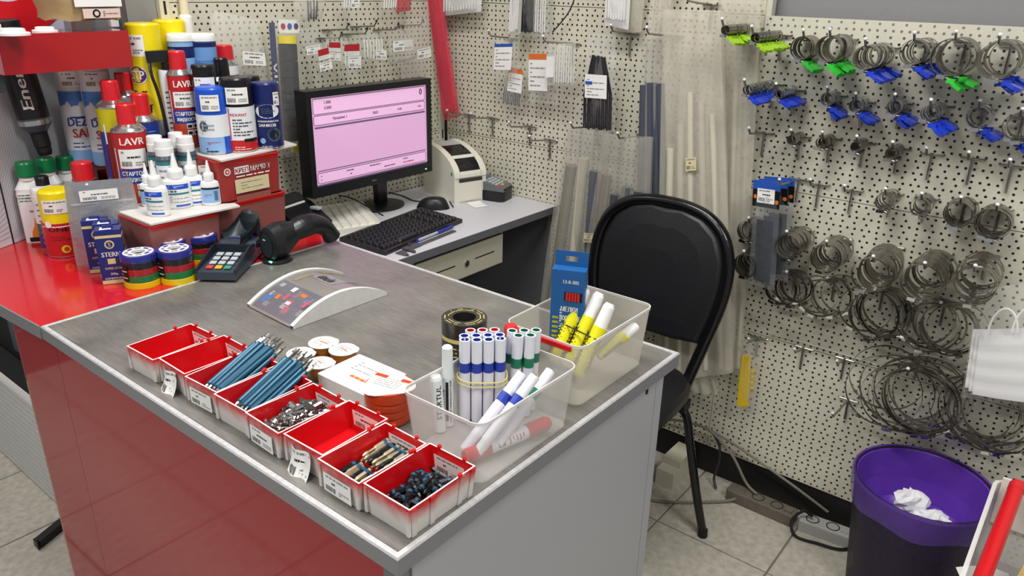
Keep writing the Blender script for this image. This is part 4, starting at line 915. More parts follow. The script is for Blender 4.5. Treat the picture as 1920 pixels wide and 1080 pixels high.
MB().lathe(pr+[(.036, .054), (.036, .058)], 'jar_orange', 22).build('jar', t)
mb = MB(); mb.prism([(.038*cos(a)*(1+.14*sin(3*a+1)), .038*sin(a)*(1+.14*sin(3*a+1))) for a in [2*pi*i/26 for i in range(26)]], .0582, .0594, 'box_white'); f_ = flat((0, 0, .0594), (1, 0, 0), (0, 1, 0)); mb.lines(f_, -.022, -.012, .02, .015, 5, 'print_grey', .0003, 6, .25); mb.patch(f_, -.034, .012, -.012, .02, 'jar_orange', .0004); mb.patch(f_, .012, .014, .032, .022, 'jar_orange', .0004); mb.build('lid', t)

# ---------------------------------------------------------------- clear boxes with markers
mat('box_clear', '#e3e0da', .22, alpha=.28, bump=.2, bscale=15); mat('box_rim', '#efecea', .2, alpha=.75); mat('box_milky', '#ddd8cb', .3, alpha=.46, bump=.2, bscale=15); mat('box_floor', '#d8d4cc', .4, alpha=.6)
def clear_box(label, c, rot, w, l, h, body):
    t = thing('clear_box', label, 'plastic box', c, rot)
    MB().tub((w*.88, l*.9, h), .016, .0012, body, taper=1.1, n=5).build('box', t)
    mb = MB(); mb.tub((w*.985, l*.995, .005), .019, .0018, 'box_rim', taper=1.0, n=5, floor=.0004); o = mb.build('rim', t, (0, 0, h-.004))
    mb.M = Matrix()
    me = o.data
    # keep only the walls of the rim strip
    import bmesh
    bm = bmesh.new(); bm.from_mesh(me); bmesh.ops.delete(bm, geom=[f for f in bm.faces if len(f.verts) > 6], context='FACES_ONLY'); bm.to_mesh(me); bm.free()
    return t
b0, b1, b2_ = onz(770, 845, ZT), onz(890, 912, ZT), onz(1060, 800, ZT)
B1C = Vector((-.612, .737, ZT)); B1H = zat(-.55, .632, 868)-ZT
W1, L1c = .15, .225
cb1 = clear_box('clear plastic box of markers beside the corner parts bin', B1C, 0, W1, L1c, .098, 'box_clear')
B2C = Vector((-.630, .988, ZT)); cb2 = clear_box('milky plastic box with yellow tubes and blue crayon carton at the counter end', B2C, 0, .155, .225, .108, 'box_milky')
MB().span((-.058, -.1165, .099), (.058, -.113, .1065), 'red_plastic').build('red_label_strip', cb2)
# markers
def marker(col, ring=True, L=.135, r=.0082, red_bottom=True):
    t = thing('paint_marker', 'x', 'marker', (0, 0, -1))
    mat('mk_white', '#e6e4ee', .3); mat('mk_cap', '#e9ebf2', .25)
    MB().lathe([(r*.9, 0), (r, .002), (r, L*.62)], 'mk_white', 14).build('barrel', t)
    MB().lathe([(r*1.02, L*.62), (r*1.02, L*.735)], col, 14, False, False).build('colour_ring', t)
    MB().lathe([(r*1.0, L*.735, 'mk_cap'), (r*.97, L-.002, 'mk_cap'), (r*.97, L, 'mk_cap'), (r*.70, L, col), (r*.70, L-.006, col), (.0005, L-.006)], 'mk_cap', 14, False, True).build('cap', t)
    f_ = wrap(r*1.0); mb = MB(); mb.lines(f_, -r*.9, L*.3, -r*.1, L*.6, 5, 'print_grey', .0004, 3, .3); mb.barcode(f_, -.2*r, L*.04, .8*r, L*.16, 'print_dark', 8, .0004); mb.lines(f_, .2*r, L*.25, r*.9, L*.55, 9, 'print_grey', .0004, 8, .25)
    mb.patch(wrap(r, L*.88, .3), -r*.12, -L*.1, r*.12, L*.1, col, .0003); mb.build('print', t); return t
mat('mk_blue', '#2740a8', .3); mat('mk_green', '#1d7a58', .3); mat('mk_red', '#c42330', .3)
mk = {c: [marker('mk_'+c), [False]] for c in ('blue', 'green', 'red')}
LBL = {'blue': 'white paint marker with blue ring, banded upright in the marker bundle', 'green': 'white paint marker with green ring, banded upright behind the blue ones', 'red': 'white paint marker with red cap top, upright at the back of the bundle'}
def put_marker(col, p, d, roll, lab=None, grp=None): return put(mk[col][0], mk[col][1], dirmat(p, d, roll), lab or LBL[col], grp or col+' markers in the bundle')
zf = ZT+.0025; bc = onz(903, 792, zf); bc = Vector((-.648, .757, zf))
ex, ey = Vector((.707, .707, 0)), Vector((-.707, .707, 0))      # picture right, picture away
for i in range(4): put_marker('blue', bc+ex*(.0172*(i-1.5))+ey*(.002*abs(i-1.5)), (0, 0, 1), face(bc)+.2*i)
for i in range(4): put_marker('blue', bc+ex*(.0172*(i-1.5))+ey*.016, (0, 0, 1), face(bc)-.3*i)
gc = bc+ex*.0565+ey*.012
for i in range(2): put_marker('green', gc+ex*(.018*(i-.5)), (.03, .03, 1), face(bc)+.3*i)
for i in range(3): put_marker('green', gc+ex*(.018*(i-.9))+ey*.017, (.03, .03, 1), face(bc)+i)
for i in range(3): put_marker('red', bc+ex*(-.016+.018*i)+ey*.034, (0, 0, 1), face(bc)+i)
# rubber bands
mat('rubber', '#d9d38a', .6)
def band(label, c, hw, hd, z, cat='rubber band'):
    pts = []
    for i in range(32):
        a = 2*pi*i/32; x = math.copysign(abs(cos(a))**.5, cos(a))*hw; y = math.copysign(abs(sin(a))**.6, sin(a))*hd; pts.append(c+ex*x+ey*y+Vector((0, 0, z+.003*sin(a*2+1))))
    return tg(MB().tube(pts, .0011, 'rubber', 6, True).build('rubber_band'), label, cat)
band('upper pale yellow rubber band around the blue ringed markers', bc+ey*.008, .037, .0185, .072); band('lower pale yellow rubber band around the blue ringed markers', bc+ey*.008, .037, .0185, .065)
band('pale rubber band around the green ringed markers', gc+ey*.008, .028, .0185, .062)
# loose markers leaning or lying in the box
put_marker('blue', Vector((-.602, .665, zf+.013)), (.02, .105, .088), 1.0, 'white paint marker with blue ring leaning against the box wall, lower of two', 'leaning blue markers')
put_marker('blue', Vector((-.585, .672, zf+.012)), (.02, .100, .085), 2.0, 'white paint marker with blue ring leaning against the box wall beside its twin', 'leaning blue markers')
put_marker('green', Vector((-.576, .705, zf+.013)), (.006, .098, .065), 2.0, 'white paint marker with green ring lying slanted at the end of the box', 'leaning green marker')
put_marker('red', Vector((-.60, .70, zf+.010)), (-.02, .12, .006), .5, 'white paint marker with red ring lying on the box floor', 'lying red marker')
# slim white marker with black print
p = Vector((-.680, .716, zf)); t = thing('slim_marker', 'slim all-white marker with black vertical print, standing beside the marker bundle', 'marker', p, face(p)); 
mat('mk_clear', '#e8efee', .25); MB().lathe([(.0078, 0), (.0078, .08)], 'mk_clear', 14).build('barrel', t); MB().lathe([(.0084, .08), (.0078, .128), (.006, .13)], 'mk_clear', 14).build('cap', t)
mb = MB(); f_ = wrap(.0078); mb.text(f_, 'МАРКЕР ПЕРМАНЕНТНЫЙ', .004, .042, .0035, 'c_black', .07, .0005, pi/2); mb.patch(f_, -.003, .01, .001, .075, 'c_black', .0004, 2); mb.text(f_, 'STARTUL', -.0075, .04, .005, 'c_black', .05, .0005, pi/2); mb.build('print', t)
p = Vector((-.678, .697, zf)); t = thing('white_marker', 'white lettered marker slanting beside the slim marker', 'marker', p, (.0, -.06, face(p)))
MB().lathe([(.0085, 0), (.0085, .085), (.007, .09)], 'mk_clear', 14).build('barrel', t); mb = MB(); mb.text(wrap(.0085), 'STARTUL', .002, .05, .007, 'c_black', .055, .0005, pi/2-.05); mb.build('print', t)
p0, p1 = Vector((-.592, .655, zf+.012)), Vector((-.556, .80, zf+.014)); t = thing('red_ended_marker', 'fat white marker with red ends lying on the floor of the clear marker box', 'marker', (0, 0, 0)); t.matrix_world = dirmat(p0, p1-p0, 1.2); L = (p1-p0).length
MB().lathe([(.010, L*.26), (.0105, L*.28), (.0105, L*.7), (.010, L*.72)], 'mk_white', 14).build('barrel', t); MB().lathe([(.0085, 0), (.0108, .004), (.0108, L*.27)], 'mk_red', 14).build('tail', t); MB().lathe([(.0108, L*.71), (.0108, L*.96), (.008, L)], 'mk_red', 14).build('cap', t); mb = MB()
for a0 in (0, 1.6, 3.2, 4.8): mb.barcode(wrap(.0105, 0, a0), -.004, L*.34, .004, L*.42, 'print_dark', 6); mb.lines(wrap(.0105, 0, a0), -.005, L*.46, .005, L*.66, 5, 'mk_red', .0004, 3, .3)
mb.build('print', t)
# red top pen
p = bc+ex*.046+ey*.047; t = thing('red_marker', 'marker with round red cap poking out behind the green ringed markers', 'marker', p); MB().lathe([(.007, 0), (.007, .118)], 'mk_white', 12).build('barrel', t); MB().lathe([(.0095, .118), (.0105, .124), (.0105, .132), (.008, .136)], 'red_cap', 16).build('cap', t)
# roll of black tape behind the bundle, outside the box
p = base(875, 690, ZT, .036); p = Vector((-.795, .88, ZT)); t = thing('label_roll', 'upright roll of black and yellow printed tape behind the marker box', 'tape roll', p, face(p)); mat('roll_black', '#2b2926', .3, coat=.4); mat('roll_yellow', '#d8c878', .4)
RH = zat(p.x, p.y, 594)-ZT
MB().lathe([(.02, 0), (.039, 0), (.039, RH), (.02, RH), (.02, 0)], 'roll_black', 26, False, False).build('roll', t); mb = MB(); f_ = wrap(.039); mb.patch(f_, -.05, RH*.62, .05, RH*.7, 'roll_yellow', .0006, 10); mb.lines(f_, -.04, RH*.3, .04, RH*.55, 3, 'roll_yellow', .0006, 3, .3); ft = flat((0, 0, RH), (1, 0, 0), (0, 1, 0))
for i in range(10): a = 2*pi*i/10; mb.lines(lambda u, v, hh=0, a=a: Vector((.03*cos(a)-u*sin(a)+v*cos(a), .03*sin(a)+u*cos(a)+v*sin(a), RH+hh)), -.008, -.006, .008, .006, 2, 'roll_yellow', .0004, i, .3)
mb.build('printed_label', t)
# blue crayon carton in the milky box
mat('crayon_blue', '#1c5c9c', .4); mat('crayon_red', '#c3261f', .5)
zf2 = ZT+.003; p = Vector((-.655, .985, zf2)); t = thing('crayon_box', 'blue hanging carton of red wax crayons standing in the milky box', 'carton', p, face(p, -.18)); w, d, h = .056, .024, zat(p.x, p.y, 503)-zf2
MB().span((-w/2, -d/2, 0), (w/2, d/2, h), 'crayon_blue').build('carton', t)
mb = MB(); hh = .026; f_ = flat((0, d/2-.001, h)); slot = [(.010*cos(a), .012+.004*sin(a)) for a in [2*pi*i/12 for i in range(12)]]
out = [(-w/2, 0), (-.001, 0), (.001, 0), (w/2, 0), (w/2, .01), (w/2, hh-.003), (w/2-.003, hh), (.001, hh), (-.001, hh), (-w/2+.003, hh), (-w/2, hh-.003), (-w/2, .01)]
for (u0, v0, u1, v1) in ((-w/2, 0, -.010, hh), (.010, 0, w/2, hh), (-.010, 0, .010, .008), (-.010, .017, .010, hh)): mb.prism([(u0, v0), (u1, v0), (u1, v1), (u0, v1)], -.0012, 0, 'crayon_blue', f_)
mb.build('hang_tab', t); f_ = flat((0, -d/2, 0)); mb = MB(); mb.patch(f_, -w*.1, h*.70, w*.44, h*.79, 'c_black', .0003)
mb.text(f_, '13-0-302', .005, h*.89, .006, 'logo_white', .026, .0005); mb.text(f_, 'МЕЛКИ', .004, h*.62, .009, 'logo_white', .028, .0005); mb.text(f_, 'ВОСКОВЫЕ', .006, h*.53, .009, 'logo_white', .034, .0005); mb.text(f_, 'разметочные', .006, h*.46, .005, 'logo_white', .03, .0005)
mb.lines(f_, -.024, h*.12, -.014, h*.55, 9, 'c_olive', .0005, 6, .5); mb.lines(f_, -.012, h*.4, -.008, h*.62, 8, 'logo_white', .0005, 2, .5); mb.lines(f_, -.005, h*.1, .02, h*.38, 4, 'c_mid', .0005, 3, .4); mb.build('print', t)
for i in range(5): MB().cyl((-.001+.0048*i, -d/2-.0006, h*.705), (-.001+.0048*i, -d/2-.0006, h*.785), .0021, 'crayon_red', n=8).build('crayon', t)
# yellow tubes
mat('tube_yellow', '#e8e21a', .35)
def ytube(label, p, d, L, r, s=1):
    t = thing('paint_stick', label, 'paint stick', (0, 0, 0), 0, 'yellow paint sticks'); t.matrix_world = dirmat(p, d, face(p))
    MB().lathe([(r*.9, 0), (r, .003), (r, L*.68)], 'tube_yellow', 16).build('barrel', t); MB().lathe([(r*.96, L*.68), (r*.86, L*.95), (r*.6, L)], 'white_plastic', 16).build('cap', t)
    mb = MB(); f_ = wrap(r); f3 = lambda u, v, hh=0: Vector(((r+hh)*sin(u/r), -(r+hh)*cos(u/r), v))
    for a0 in (0, 2.1, 4.2):
        f3 = wrap(r, 0, a0); mb.text(f3, 'PAINTSTIK', 0, L*.3, r*.7, 'c_black', L*.45, .0005, pi/2); mb.lines(f3, r*.6, L*.2, r*.8, L*.5, 8, 'print_dark', .0005, s, .2)
    mb.build('print', t); return t
ytube('yellow paint stick with white cap, nearest the crayon carton in the strapped trio', Vector((-.652, .945, zf2+.024)), (.012, .055, .10), .135, .0115, 2)
ytube('yellow paint stick with white cap, middle of the strapped trio', Vector((-.626, .948, zf2+.022)), (.012, .055, .10), .135, .0115, 3)
ytube('yellow paint stick with white cap and black square, outer one of the strapped trio', Vector((-.598, .940, zf2+.018)), (.014, .05, .10), .13, .0115, 4)
ytube('short yellow paint stick lying low across the milky box', Vector((-.585, .975, zf2+.045)), (.03, .06, .04), .085, .0095, 5)
pts = []
for i in range(24):
    a = 2*pi*i/24; pts.append(Vector((-.619, .976, zf2+.078))+Vector((.026, -.002, -.002))*(1.52*math.copysign(abs(cos(a))**.5, cos(a)))+Vector((-.006, .012, -.006))*(1.15*math.copysign(abs(sin(a))**.6, sin(a))))
tg(MB().tube(pts, .0012, 'print_dark', 6, True).build('rubber_band'), 'dark rubber strap around the three yellow paint sticks', 'rubber band')
# ---------------------------------------------------------------- card terminal and scanner on the counter
mat('term_grey', '#3a4350', .35); mat('term_dark', '#232932', .4); mat('lcd', '#5a5f94', .2); mat('key_grey', '#b9c2c6', .4); mat('key_red', '#d8434a', .4); mat('key_yellow', '#e2b23a', .4); mat('key_green', '#3f9a72', .4)
def keypad(t, w, y0, y1, z, rows, cols, fn, last):
    k = 0
    for r_ in range(rows):
        for c_ in range(cols):
            u = -w/2+w*(c_+.5)/cols; v = y1-(y1-y0)*(r_+.5)/rows; m_ = last[c_] if r_ == rows-1 else 'key_grey'
            mb = MB(); s, q = w/cols*.36, (y1-y0)/rows*.32; mb.prism([(u-s, v-q), (u+s, v-q), (u+s, v+q), (u-s, v+q)], z, z+.0018, m_, fn); mb.build('key', t)
a, b_ = onz(402, 533, T), onz(474, 462, T); mid = (a+b_)/2; ang = atan2((b_-a).y, (b_-a).x)-pi/2
t = thing('card_terminal', 'dark blue-grey card payment terminal with coloured keys beside tape packs', 'card terminal', (mid.x-.004, mid.y+.008, T), ang); L = (b_-a).length*1.0; w = .084
side = [(-L/2, .006), (-L/2, .024), (-L*.02, .030), (L*.1, .046), (L/2, .050), (L/2, .008)]
mb = MB(); mb.prism(side, -w/2, w/2, 'term_grey', flat((0, 0, 0), (0, 1, 0), (0, 0, 1))); mb.build('housing', t)
fk = flat((0, 0, 0), (1, 0, 0), (0, cos(.06), sin(.06)))
fk = lambda u, v, h=0: Vector((u, v, .0262+(v+L/2)*.115+h-.001)); keypad(t, w*.7, -L*.46, -L*.12, .0002, 4, 3, fk, ['key_red', 'key_yellow', 'key_green'])
mb = MB()                                                # privacy shield
for s in (-1, 1): mb.prism([(-L*.5, .020), (-L*.5, .030), (-L*.1, .050), (L*.02, .047), (L*.02, .028)], s*w*.5-.002, s*w*.5+.002, 'term_dark', flat((0, 0, 0), (0, 1, 0), (0, 0, 1)))
mb.box((0, -L*.03, .038), (w, .004, .02), 'term_dark'); mb.build('privacy_shield', t)
fs = lambda u, v, h=0: Vector((u, v, .0463+(v-L*.1)*.05+h)); mb = MB(); mb.patch(fs, -w*.34, L*.16, w*.34, L*.36, 'lcd', .0012); mb.build('display', t)
# barcode scanner in its cradle
mat('scan_black', '#1b1d20', .32); mat('scan_grey', '#2b3538', .35); mat('led_green', '#7dffc0', .4, emit=2)
p = onz(520, 488, T); t = thing('barcode_scanner', 'black handheld barcode scanner resting in a bent cradle, grey label on its head', 'barcode scanner', (-1.478, .985, T), .12)
mb = MB()
def oval(cx_, cy_, cz, rx, rz, ty, n=18): return [Vector((cx_+rx*cos(2*pi*i/n), cy_, cz+rz*sin(2*pi*i/n)*(1 if sin(2*pi*i/n) > 0 else 1.0))) for i in range(n)]
R = [oval(0, -.030, .044, .020, .030, 0), oval(0, -.026, .044, .030, .041, 0), oval(0, 0, .046, .034, .046, 0), oval(.002, .022, .05, .029, .040, 0), oval(.006, .045, .056, .022, .028, 0)]
mb.rings([r[::-1] for r in R], 'scan_black'); mb.build('head', t)
mb = MB(); mb.add(oval(0, -.0312, .044, .0195, .029, 0)[::-1], [tuple(range(18))], 'scan_grey'); mb.lines(flat((0, -.0314, .056)), -.010, -.002, .010, .002, 1, 'logo_white', .0003, 2, .8); mb.build('face_plate', t)
pth = smooth_path([(.006, .04, .058), (.012, .075, .066), (.016, .11, .063), (.018, .14, .046), (.018, .158, .018)], 5)
MB().tube(pth, [.024+.004*sin(i*.3) for i in range(len(pth))], 'scan_black', 12).build('handle', t)
MB().lathe([(.036, 0), (.036, .005), (.03, .008)], 'scan_black', 20, o=(0, -.004, 0)).build('base', t); MB().box((.012, -.034, .006), (.008, .004, .004), 'led_green').build('indicator', t)
p = onz(470, 462, T); t = thing('scanner_cradle', 'black empty scoop-shaped cradle arm beside the barcode scanner', 'cradle', (-1.555, .945, T), .1)
mb = MB(); mb.lathe([(.03, 0), (.03, .006), (.012, .01), (.010, .03)], 'scan_black', 16); mb.build('foot', t)
def scoop(u, v):
    a = -.2+u*(pi+.4); rx = .032; return Vector((rx*cos(a), -.03+.055*v, .062-.03*sin(a)*(1-.2*v)+.03*v*v))
mb = MB(); mb.grid(scoop, 14, 6, 'scan_grey'); mb.grid(lambda u, v: scoop(u, v)+Vector((0, .002, -.003)), 14, 6, 'scan_black'); mb.build('scoop', t)
MB().lathe([(.02, 0), (.031, .004), (.034, .03), (.026, .05), (.01, .056)], 'scan_grey', 16, o=(-.004, .03, .052), sy=.4).build('back_pad', t)
MB().tube(smooth_path([(.02, 0, .03), (.05, .01, .042), (.07, .02, .06)], 4), .008, 'scan_black', 8).build('arm', t)

# ---------------------------------------------------------------- on the desk
# monitor
mat('screen', '#d3a3c9', .3, emit=.42); mat('ui_dark', '#4a3a58', .5); mat('ui_line', '#7d6690', .5); mat('ui_light', '#e0b2d6', .3, emit=.42)
MX = -1.765
c4 = [onx(*q, MX) for q in ((562, 176), (800, 142), (582, 372), (803, 318))]
my0, my1 = (c4[0].y+c4[2].y)/2, (c4[1].y+c4[3].y)/2; mz1, mz0 = (c4[0].z+c4[1].z)/2, (c4[2].z+c4[3].z)/2
mw, mh = my1-my0, mz1-mz0; myc = (my0+my1)/2
t = thing('monitor', 'black flat monitor showing a pink sales screen on the grey desk', 'monitor', (MX, myc, DZ), pi/2)
zb = mz0-DZ; f_ = flat((0, -.012, zb)); bz = .018
mb = MB(); mb.span((-mw/2, -.012, zb), (mw/2, .03, zb+mh), 'black_plastic'); mb.build('casing', t)
mb = MB()
for (u0, v0, u1, v1) in ((-mw/2, 0, mw/2, .030), (-mw/2, mh-bz, mw/2, mh), (-mw/2, .03, -mw/2+bz, mh-bz), (mw/2-bz, .03, mw/2, mh-bz)): mb.prism([(u0, v0), (u1, v0), (u1, v1), (u0, v1)], 0, .006, 'black_plastic', f_)
mb.lines(f_, -.02, .012, .02, .016, 1, 'print_grey', .0066, 2, .7); mb.build('bezel', t)
MB().box((mw/2-.03, -.019, zb+.012), (.004, .002, .003), 'led_green').build('power_light', t)
su0, su1, sv0, sv1 = -mw/2+bz, mw/2-bz, .03, mh-bz; sw, sh = su1-su0, sv1-sv0
mb = MB(); mb.patch(f_, su0, sv0, su1, sv1, 'screen', .001)
def uibox(a0, b0, a1, b1):
    u0, v0, u1, v1 = su0+sw*a0, sv0+sh*b0, su0+sw*a1, sv0+sh*b1; e = .0016
    rr = .006
    def ring(k): 
        o = []
        for cx_, cy_, s in ((u1-rr, v0+rr, -pi/2), (u1-rr, v1-rr, 0), (u0+rr, v1-rr, pi/2), (u0+rr, v0+rr, pi)):
            for i in range(4): o.append((cx_+(rr-k)*cos(s+pi/6*i), cy_+(rr-k)*sin(s+pi/6*i)))
        return o
    mb.add([f_(u, v, .0014) for u, v in ring(0)], [tuple(range(16))], 'ui_dark'); mb.add([f_(u, v, .0017) for u, v in ring(e)], [tuple(range(16))], 'ui_light')
uibox(.015, .81, .985, .985); uibox(.015, .69, .985, .80); uibox(.015, .03, .985, .155)
def ut(s, a, b_, h, m_='ui_dark', w=None): mb.text(f_, s, su0+sw*a, sv0+sh*b_, h, m_, w, .0021)
ut('1.000', .13, .935, .008); ut('0.000', .13, .875, .008); ut('0', .945, .92, .018); ut('▲', .05, .872, .006) if False else None
ut('Продажи: 1', .22, .745, .009); ut('00:0', .52, .745, .008); ut('4.00', .74, .745, .007); ut('0.00', .93, .745, .006, 'c_red')
[mb.lines(f_, su0+sw*.04, sv0+sh*b2_, su0+sw*.1, sv0+sh*(b2_+.02), 1, 'ui_dark', .0021, 4, .6) for b2_ in (.105, .06)]; [mb.lines(f_, su0+sw*a, sv0+sh*b2_, su0+sw*(a+.1), sv0+sh*(b2_+.02), 1, m2, .0021, k2+3, .6) for k2, (a, b2_, m2) in enumerate(((.25, .11, 'ui_dark'), (.28, .065, 'ui_dark'), (.45, .11, 'ui_dark'), (.58, .065, 'ui_dark'), (.76, .11, 'ui_dark'), (.76, .065, 'c_red')))]
mb.patch(f_, su0+sw*.02, sv0+sh*.655, su1-sw*.015, sv0+sh*.675, 'ui_line', .0014); mb.patch(f_, su0+sw*.02, sv0+sh*.17, su1-sw*.015, sv0+sh*.18, 'ui_line', .0014); mb.patch(f_, su0, sv0, su1, sv0+sh*.018, 'ui_line', .0013); mb.build('screen', t)
fx = 1.64-myc; MB().rings([[Vector((fx+s*.018, .085+e, .012)) for s, e in ((-1, -.012), (1, -.012), (1, .012), (-1, .012))], [Vector((s*.022+fx*.5, .03+e, zb+.05)) for s, e in ((-1, -.012), (1, -.012), (1, .012), (-1, .012))]], 'black_plastic', smooth=False).build('neck', t)
MB().lathe([(.078, 0), (.078, .006), (.064, .011), (.03, .016)], 'black_plastic', 36, o=(fx, .088, 0), sx=1.1, sy=.9).build('foot', t)
# keyboards
def keyboard(label, cnt, rot, w, d, body, keym, kh=.006, rows=6, cols=20, hb=.016):
    t = thing('keyboard', label, 'keyboard', cnt, rot)
    mb = MB(); mb.prism([(-d/2, 0), (d/2, 0), (d/2, hb+.006), (d/2-.012, hb+.008), (-d/2, hb*.75)], -w/2, w/2, body, flat((0, 0, 0), (0, 1, 0), (0, 0, 1))); mb.build('case', t)
    pitch = (w-.02)/cols; rp = (d*.84)/rows; proto = None
    for r_ in range(rows):
        y = -d/2+.012+rp*(r_+.5); z = hb*.78+(y+d/2)/d*.011
        for c_ in range(cols):
            if (cols >= 18 and c_ in (14, 17)) and r_ > 0: continue
            if r_ == 0 and 4 <= c_ <= 8:
                if c_ == 6: MB().rbox((pitch*4.8, rp*.86, kh), .002, keym, 1, taper=.92).build('space_bar', t, (-w/2+.01+pitch*(c_+.5), y, z))
                continue
            p_ = (-w/2+.01+pitch*(c_+.5), y, z)
            if proto is None: proto = MB().rbox((pitch*.88, rp*.86, kh), .002, keym, 1, taper=.8).build('key', t, p_)
            else: mesh_copy(proto, p_, 0, t)
    return t
mat('kb_white', '#dcd9cd', .45); mat('key_white', '#e6e3d8', .45); mat('key_black', '#232427', .35)
ka, kb_ = onz(640, 452, DZ), onz(858, 420, DZ)
q = [onz(*a, DZ) for a in ((725, 475), (858, 418), (800, 390))]
keyboard('black keyboard lying at the front edge of the grey desk', (-1.585, 1.49, DZ), pi/2+.14, .37, .165, 'black_plastic', 'key_black')
keyboard('cream keyboard lying under the monitor behind the black one', (-1.808, 1.447, DZ), -.49, .27, .18, 'kb_white', 'key_white', cols=12)
# mouse
p = onz(812, 390, DZ); t = thing('computer_mouse', 'black computer mouse beside the label printer', 'mouse', (p.x, p.y, DZ), 2.2)
def mo(u, v): a = 2*pi*u; s = sin(v*pi/2); return Vector((.031*cos(a)*(1-.0*s)*cos((1-v)*0)*(v**.5 if v < 1 else 1), .055*sin(a)*(v**.5), .001+.036*(1-v**2.2)*(1-.25*sin(a)*v)))
mb = MB(); mb.grid(lambda u, v: mo(u, max(v, .001)), 24, 8, 'black_plastic'); mb.build('shell', t); MB().cyl((-.002, .028, .031), (.002, .028, .031), .008, 'print_grey', n=12).build('wheel', t)
MB().box((0, .02, .0345), (.0008, .045, .0012), 'print_grey').build('button_seam', t)
# label printer: arched housing facing the seat
mat('printer_cream', '#e3dfd0', .4); mat('printer_grey', '#b7b7b5', .45); mat('printer_glass', '#121318', .08)
pa, pb = onz(855, 385, DZ), onz(912, 358, DZ)
q = [onz(*a, DZ) for a in ((812, 352), (852, 386), (908, 374))]; pw = .125; pd = .205
t = thing('label_printer', 'cream arched label printer with two dark windows in the desk corner', 'label printer', (-1.768, 1.908, DZ), pi/2-.28)
PHt = .175; N = 14; arch = [(pd/2-.005-.0*i, .085) for i in range(0)]
def archpts(k=0): return [(-pd/2-k+ (pd+2*k)*0, .088)]+[(-pd/2-k+(pd*.92+2*k)*(1-cos(pi/2*i/N*1.0)), .088+(PHt-.088+k)*sin(pi/2*i/N)) for i in range(1, N+1)]+[(pd/2-.01+k, PHt-.02), (pd/2+k, .12), (pd/2+k, .088)]
fp = flat((0, 0, 0), (0, 1, 0), (0, 0, 1))
MB().prism([(-pd/2, 0), (pd/2, 0), (pd/2, .088), (-pd/2, .088)], -pw/2, pw/2, 'printer_cream', fp).build('lower_case', t)
ap = archpts()
mb = MB(); mb.prism(ap, -pw/2+.003, pw/2-.003, 'printer_grey', fp); mb.build('lid_core', t)
mb = MB()
for s0, s1 in ((-pw/2, -pw/2+.022), (pw/2-.022, pw/2)):
    ap2 = archpts(.003); mb.prism(ap2, s0, s1, 'printer_cream', fp)
for i0, i1 in ((0, 2), (6, 7)):
    for i in range(i0, i1): a_, b2_ = ap2[i], ap2[i+1]; mb.add([Vector((x, yy, zz)) for yy, zz, x in ((a_[0], a_[1], -pw/2+.02), (a_[0], a_[1], pw/2-.02), (b2_[0], b2_[1], pw/2-.02), (b2_[0], b2_[1], -pw/2+.02))], [(0, 1, 2, 3)], 'printer_cream', True)
mb.build('lid_frame', t)
def window(i0, i1):
    mb = MB(); ap3 = archpts(.0015)
    for i in range(i0, i1): a_, b2_ = ap3[i], ap3[i+1]; mb.add([Vector((x, yy, zz)) for yy, zz, x in ((a_[0], a_[1], -pw/2+.02), (a_[0], a_[1], pw/2-.02), (b2_[0], b2_[1], pw/2-.02), (b2_[0], b2_[1], -pw/2+.02))], [(0, 1, 2, 3)], 'printer_glass', True)
    return mb.build('window', t)
window(2, 6); window(7, 11)
MB().span((-pw/2+.018, -pd/2-.004, .008), (pw/2-.018, -pd/2, .072), 'printer_cream').build('front_flap', t); MB().span((-pw/2+.018, -pd/2-.005, .074), (pw/2-.018, -pd/2, .084), 'seam_dark').build('label_slot', t)
MB().span((-pw/2-.0008, -pd/2+.012, .094), (-pw/2+.001, -pd/2+.022, .106), 'key_green').build('release_button', t)
# loose label sheet under the printer
p = onz(885, 383, DZ); o = MB().grid(lambda u, v: Vector(((u-.5)*.05, (v-.5)*.06, .001+.012*max(0, v-.6)**1.5)), 4, 8, 'paper').build('paper_slip', None, (p.x+.02, p.y+.005, DZ), 1.2); tg(o, 'small white paper slip curling out under the label printer', 'paper')
# handheld terminal in the corner
p = onz(940, 378, DZ); t = thing('pin_pad', 'small silver-grey PIN pad with rounded end, in the corner by the pegboard', 'card terminal', (p.x-.075, p.y+.012, DZ), pi/2+.25); w, L = .088, .165; mat('pin_grey', '#71747a', .35, .3)
mb = MB(); mb.rbox((w, L, .036), .02, 'black_plastic', 4); mb.build('lower_case', t)
mb = MB(M_ if False else Matrix()); mb.prism([(-L/2, .036), (L/2, .036), (L/2-.01, .078), (L/2-.05, .075), (-L/2+.01, .048)], -w/2+.002, w/2-.002, 'pin_grey', fp); mb.build('upper_case', t)
fz = lambda u, v, h=0: Vector((u, v, .048+(v+L/2-.01)*.255+h)); keypad(t, w*.74, -L*.40, -L*.02, .0003, 5, 3, fz, ['key_red', 'key_yellow', 'key_green']); mb = MB(); mb.patch(fz, -w*.36, L*.02, w*.36, L*.16, 'lcd', .001); mb.build('display', t)
MB().span((-w*.34, -L/2-.001, .038), (w*.34, -L/2+.012, .043), 'black_matte').build('card_slot', t)
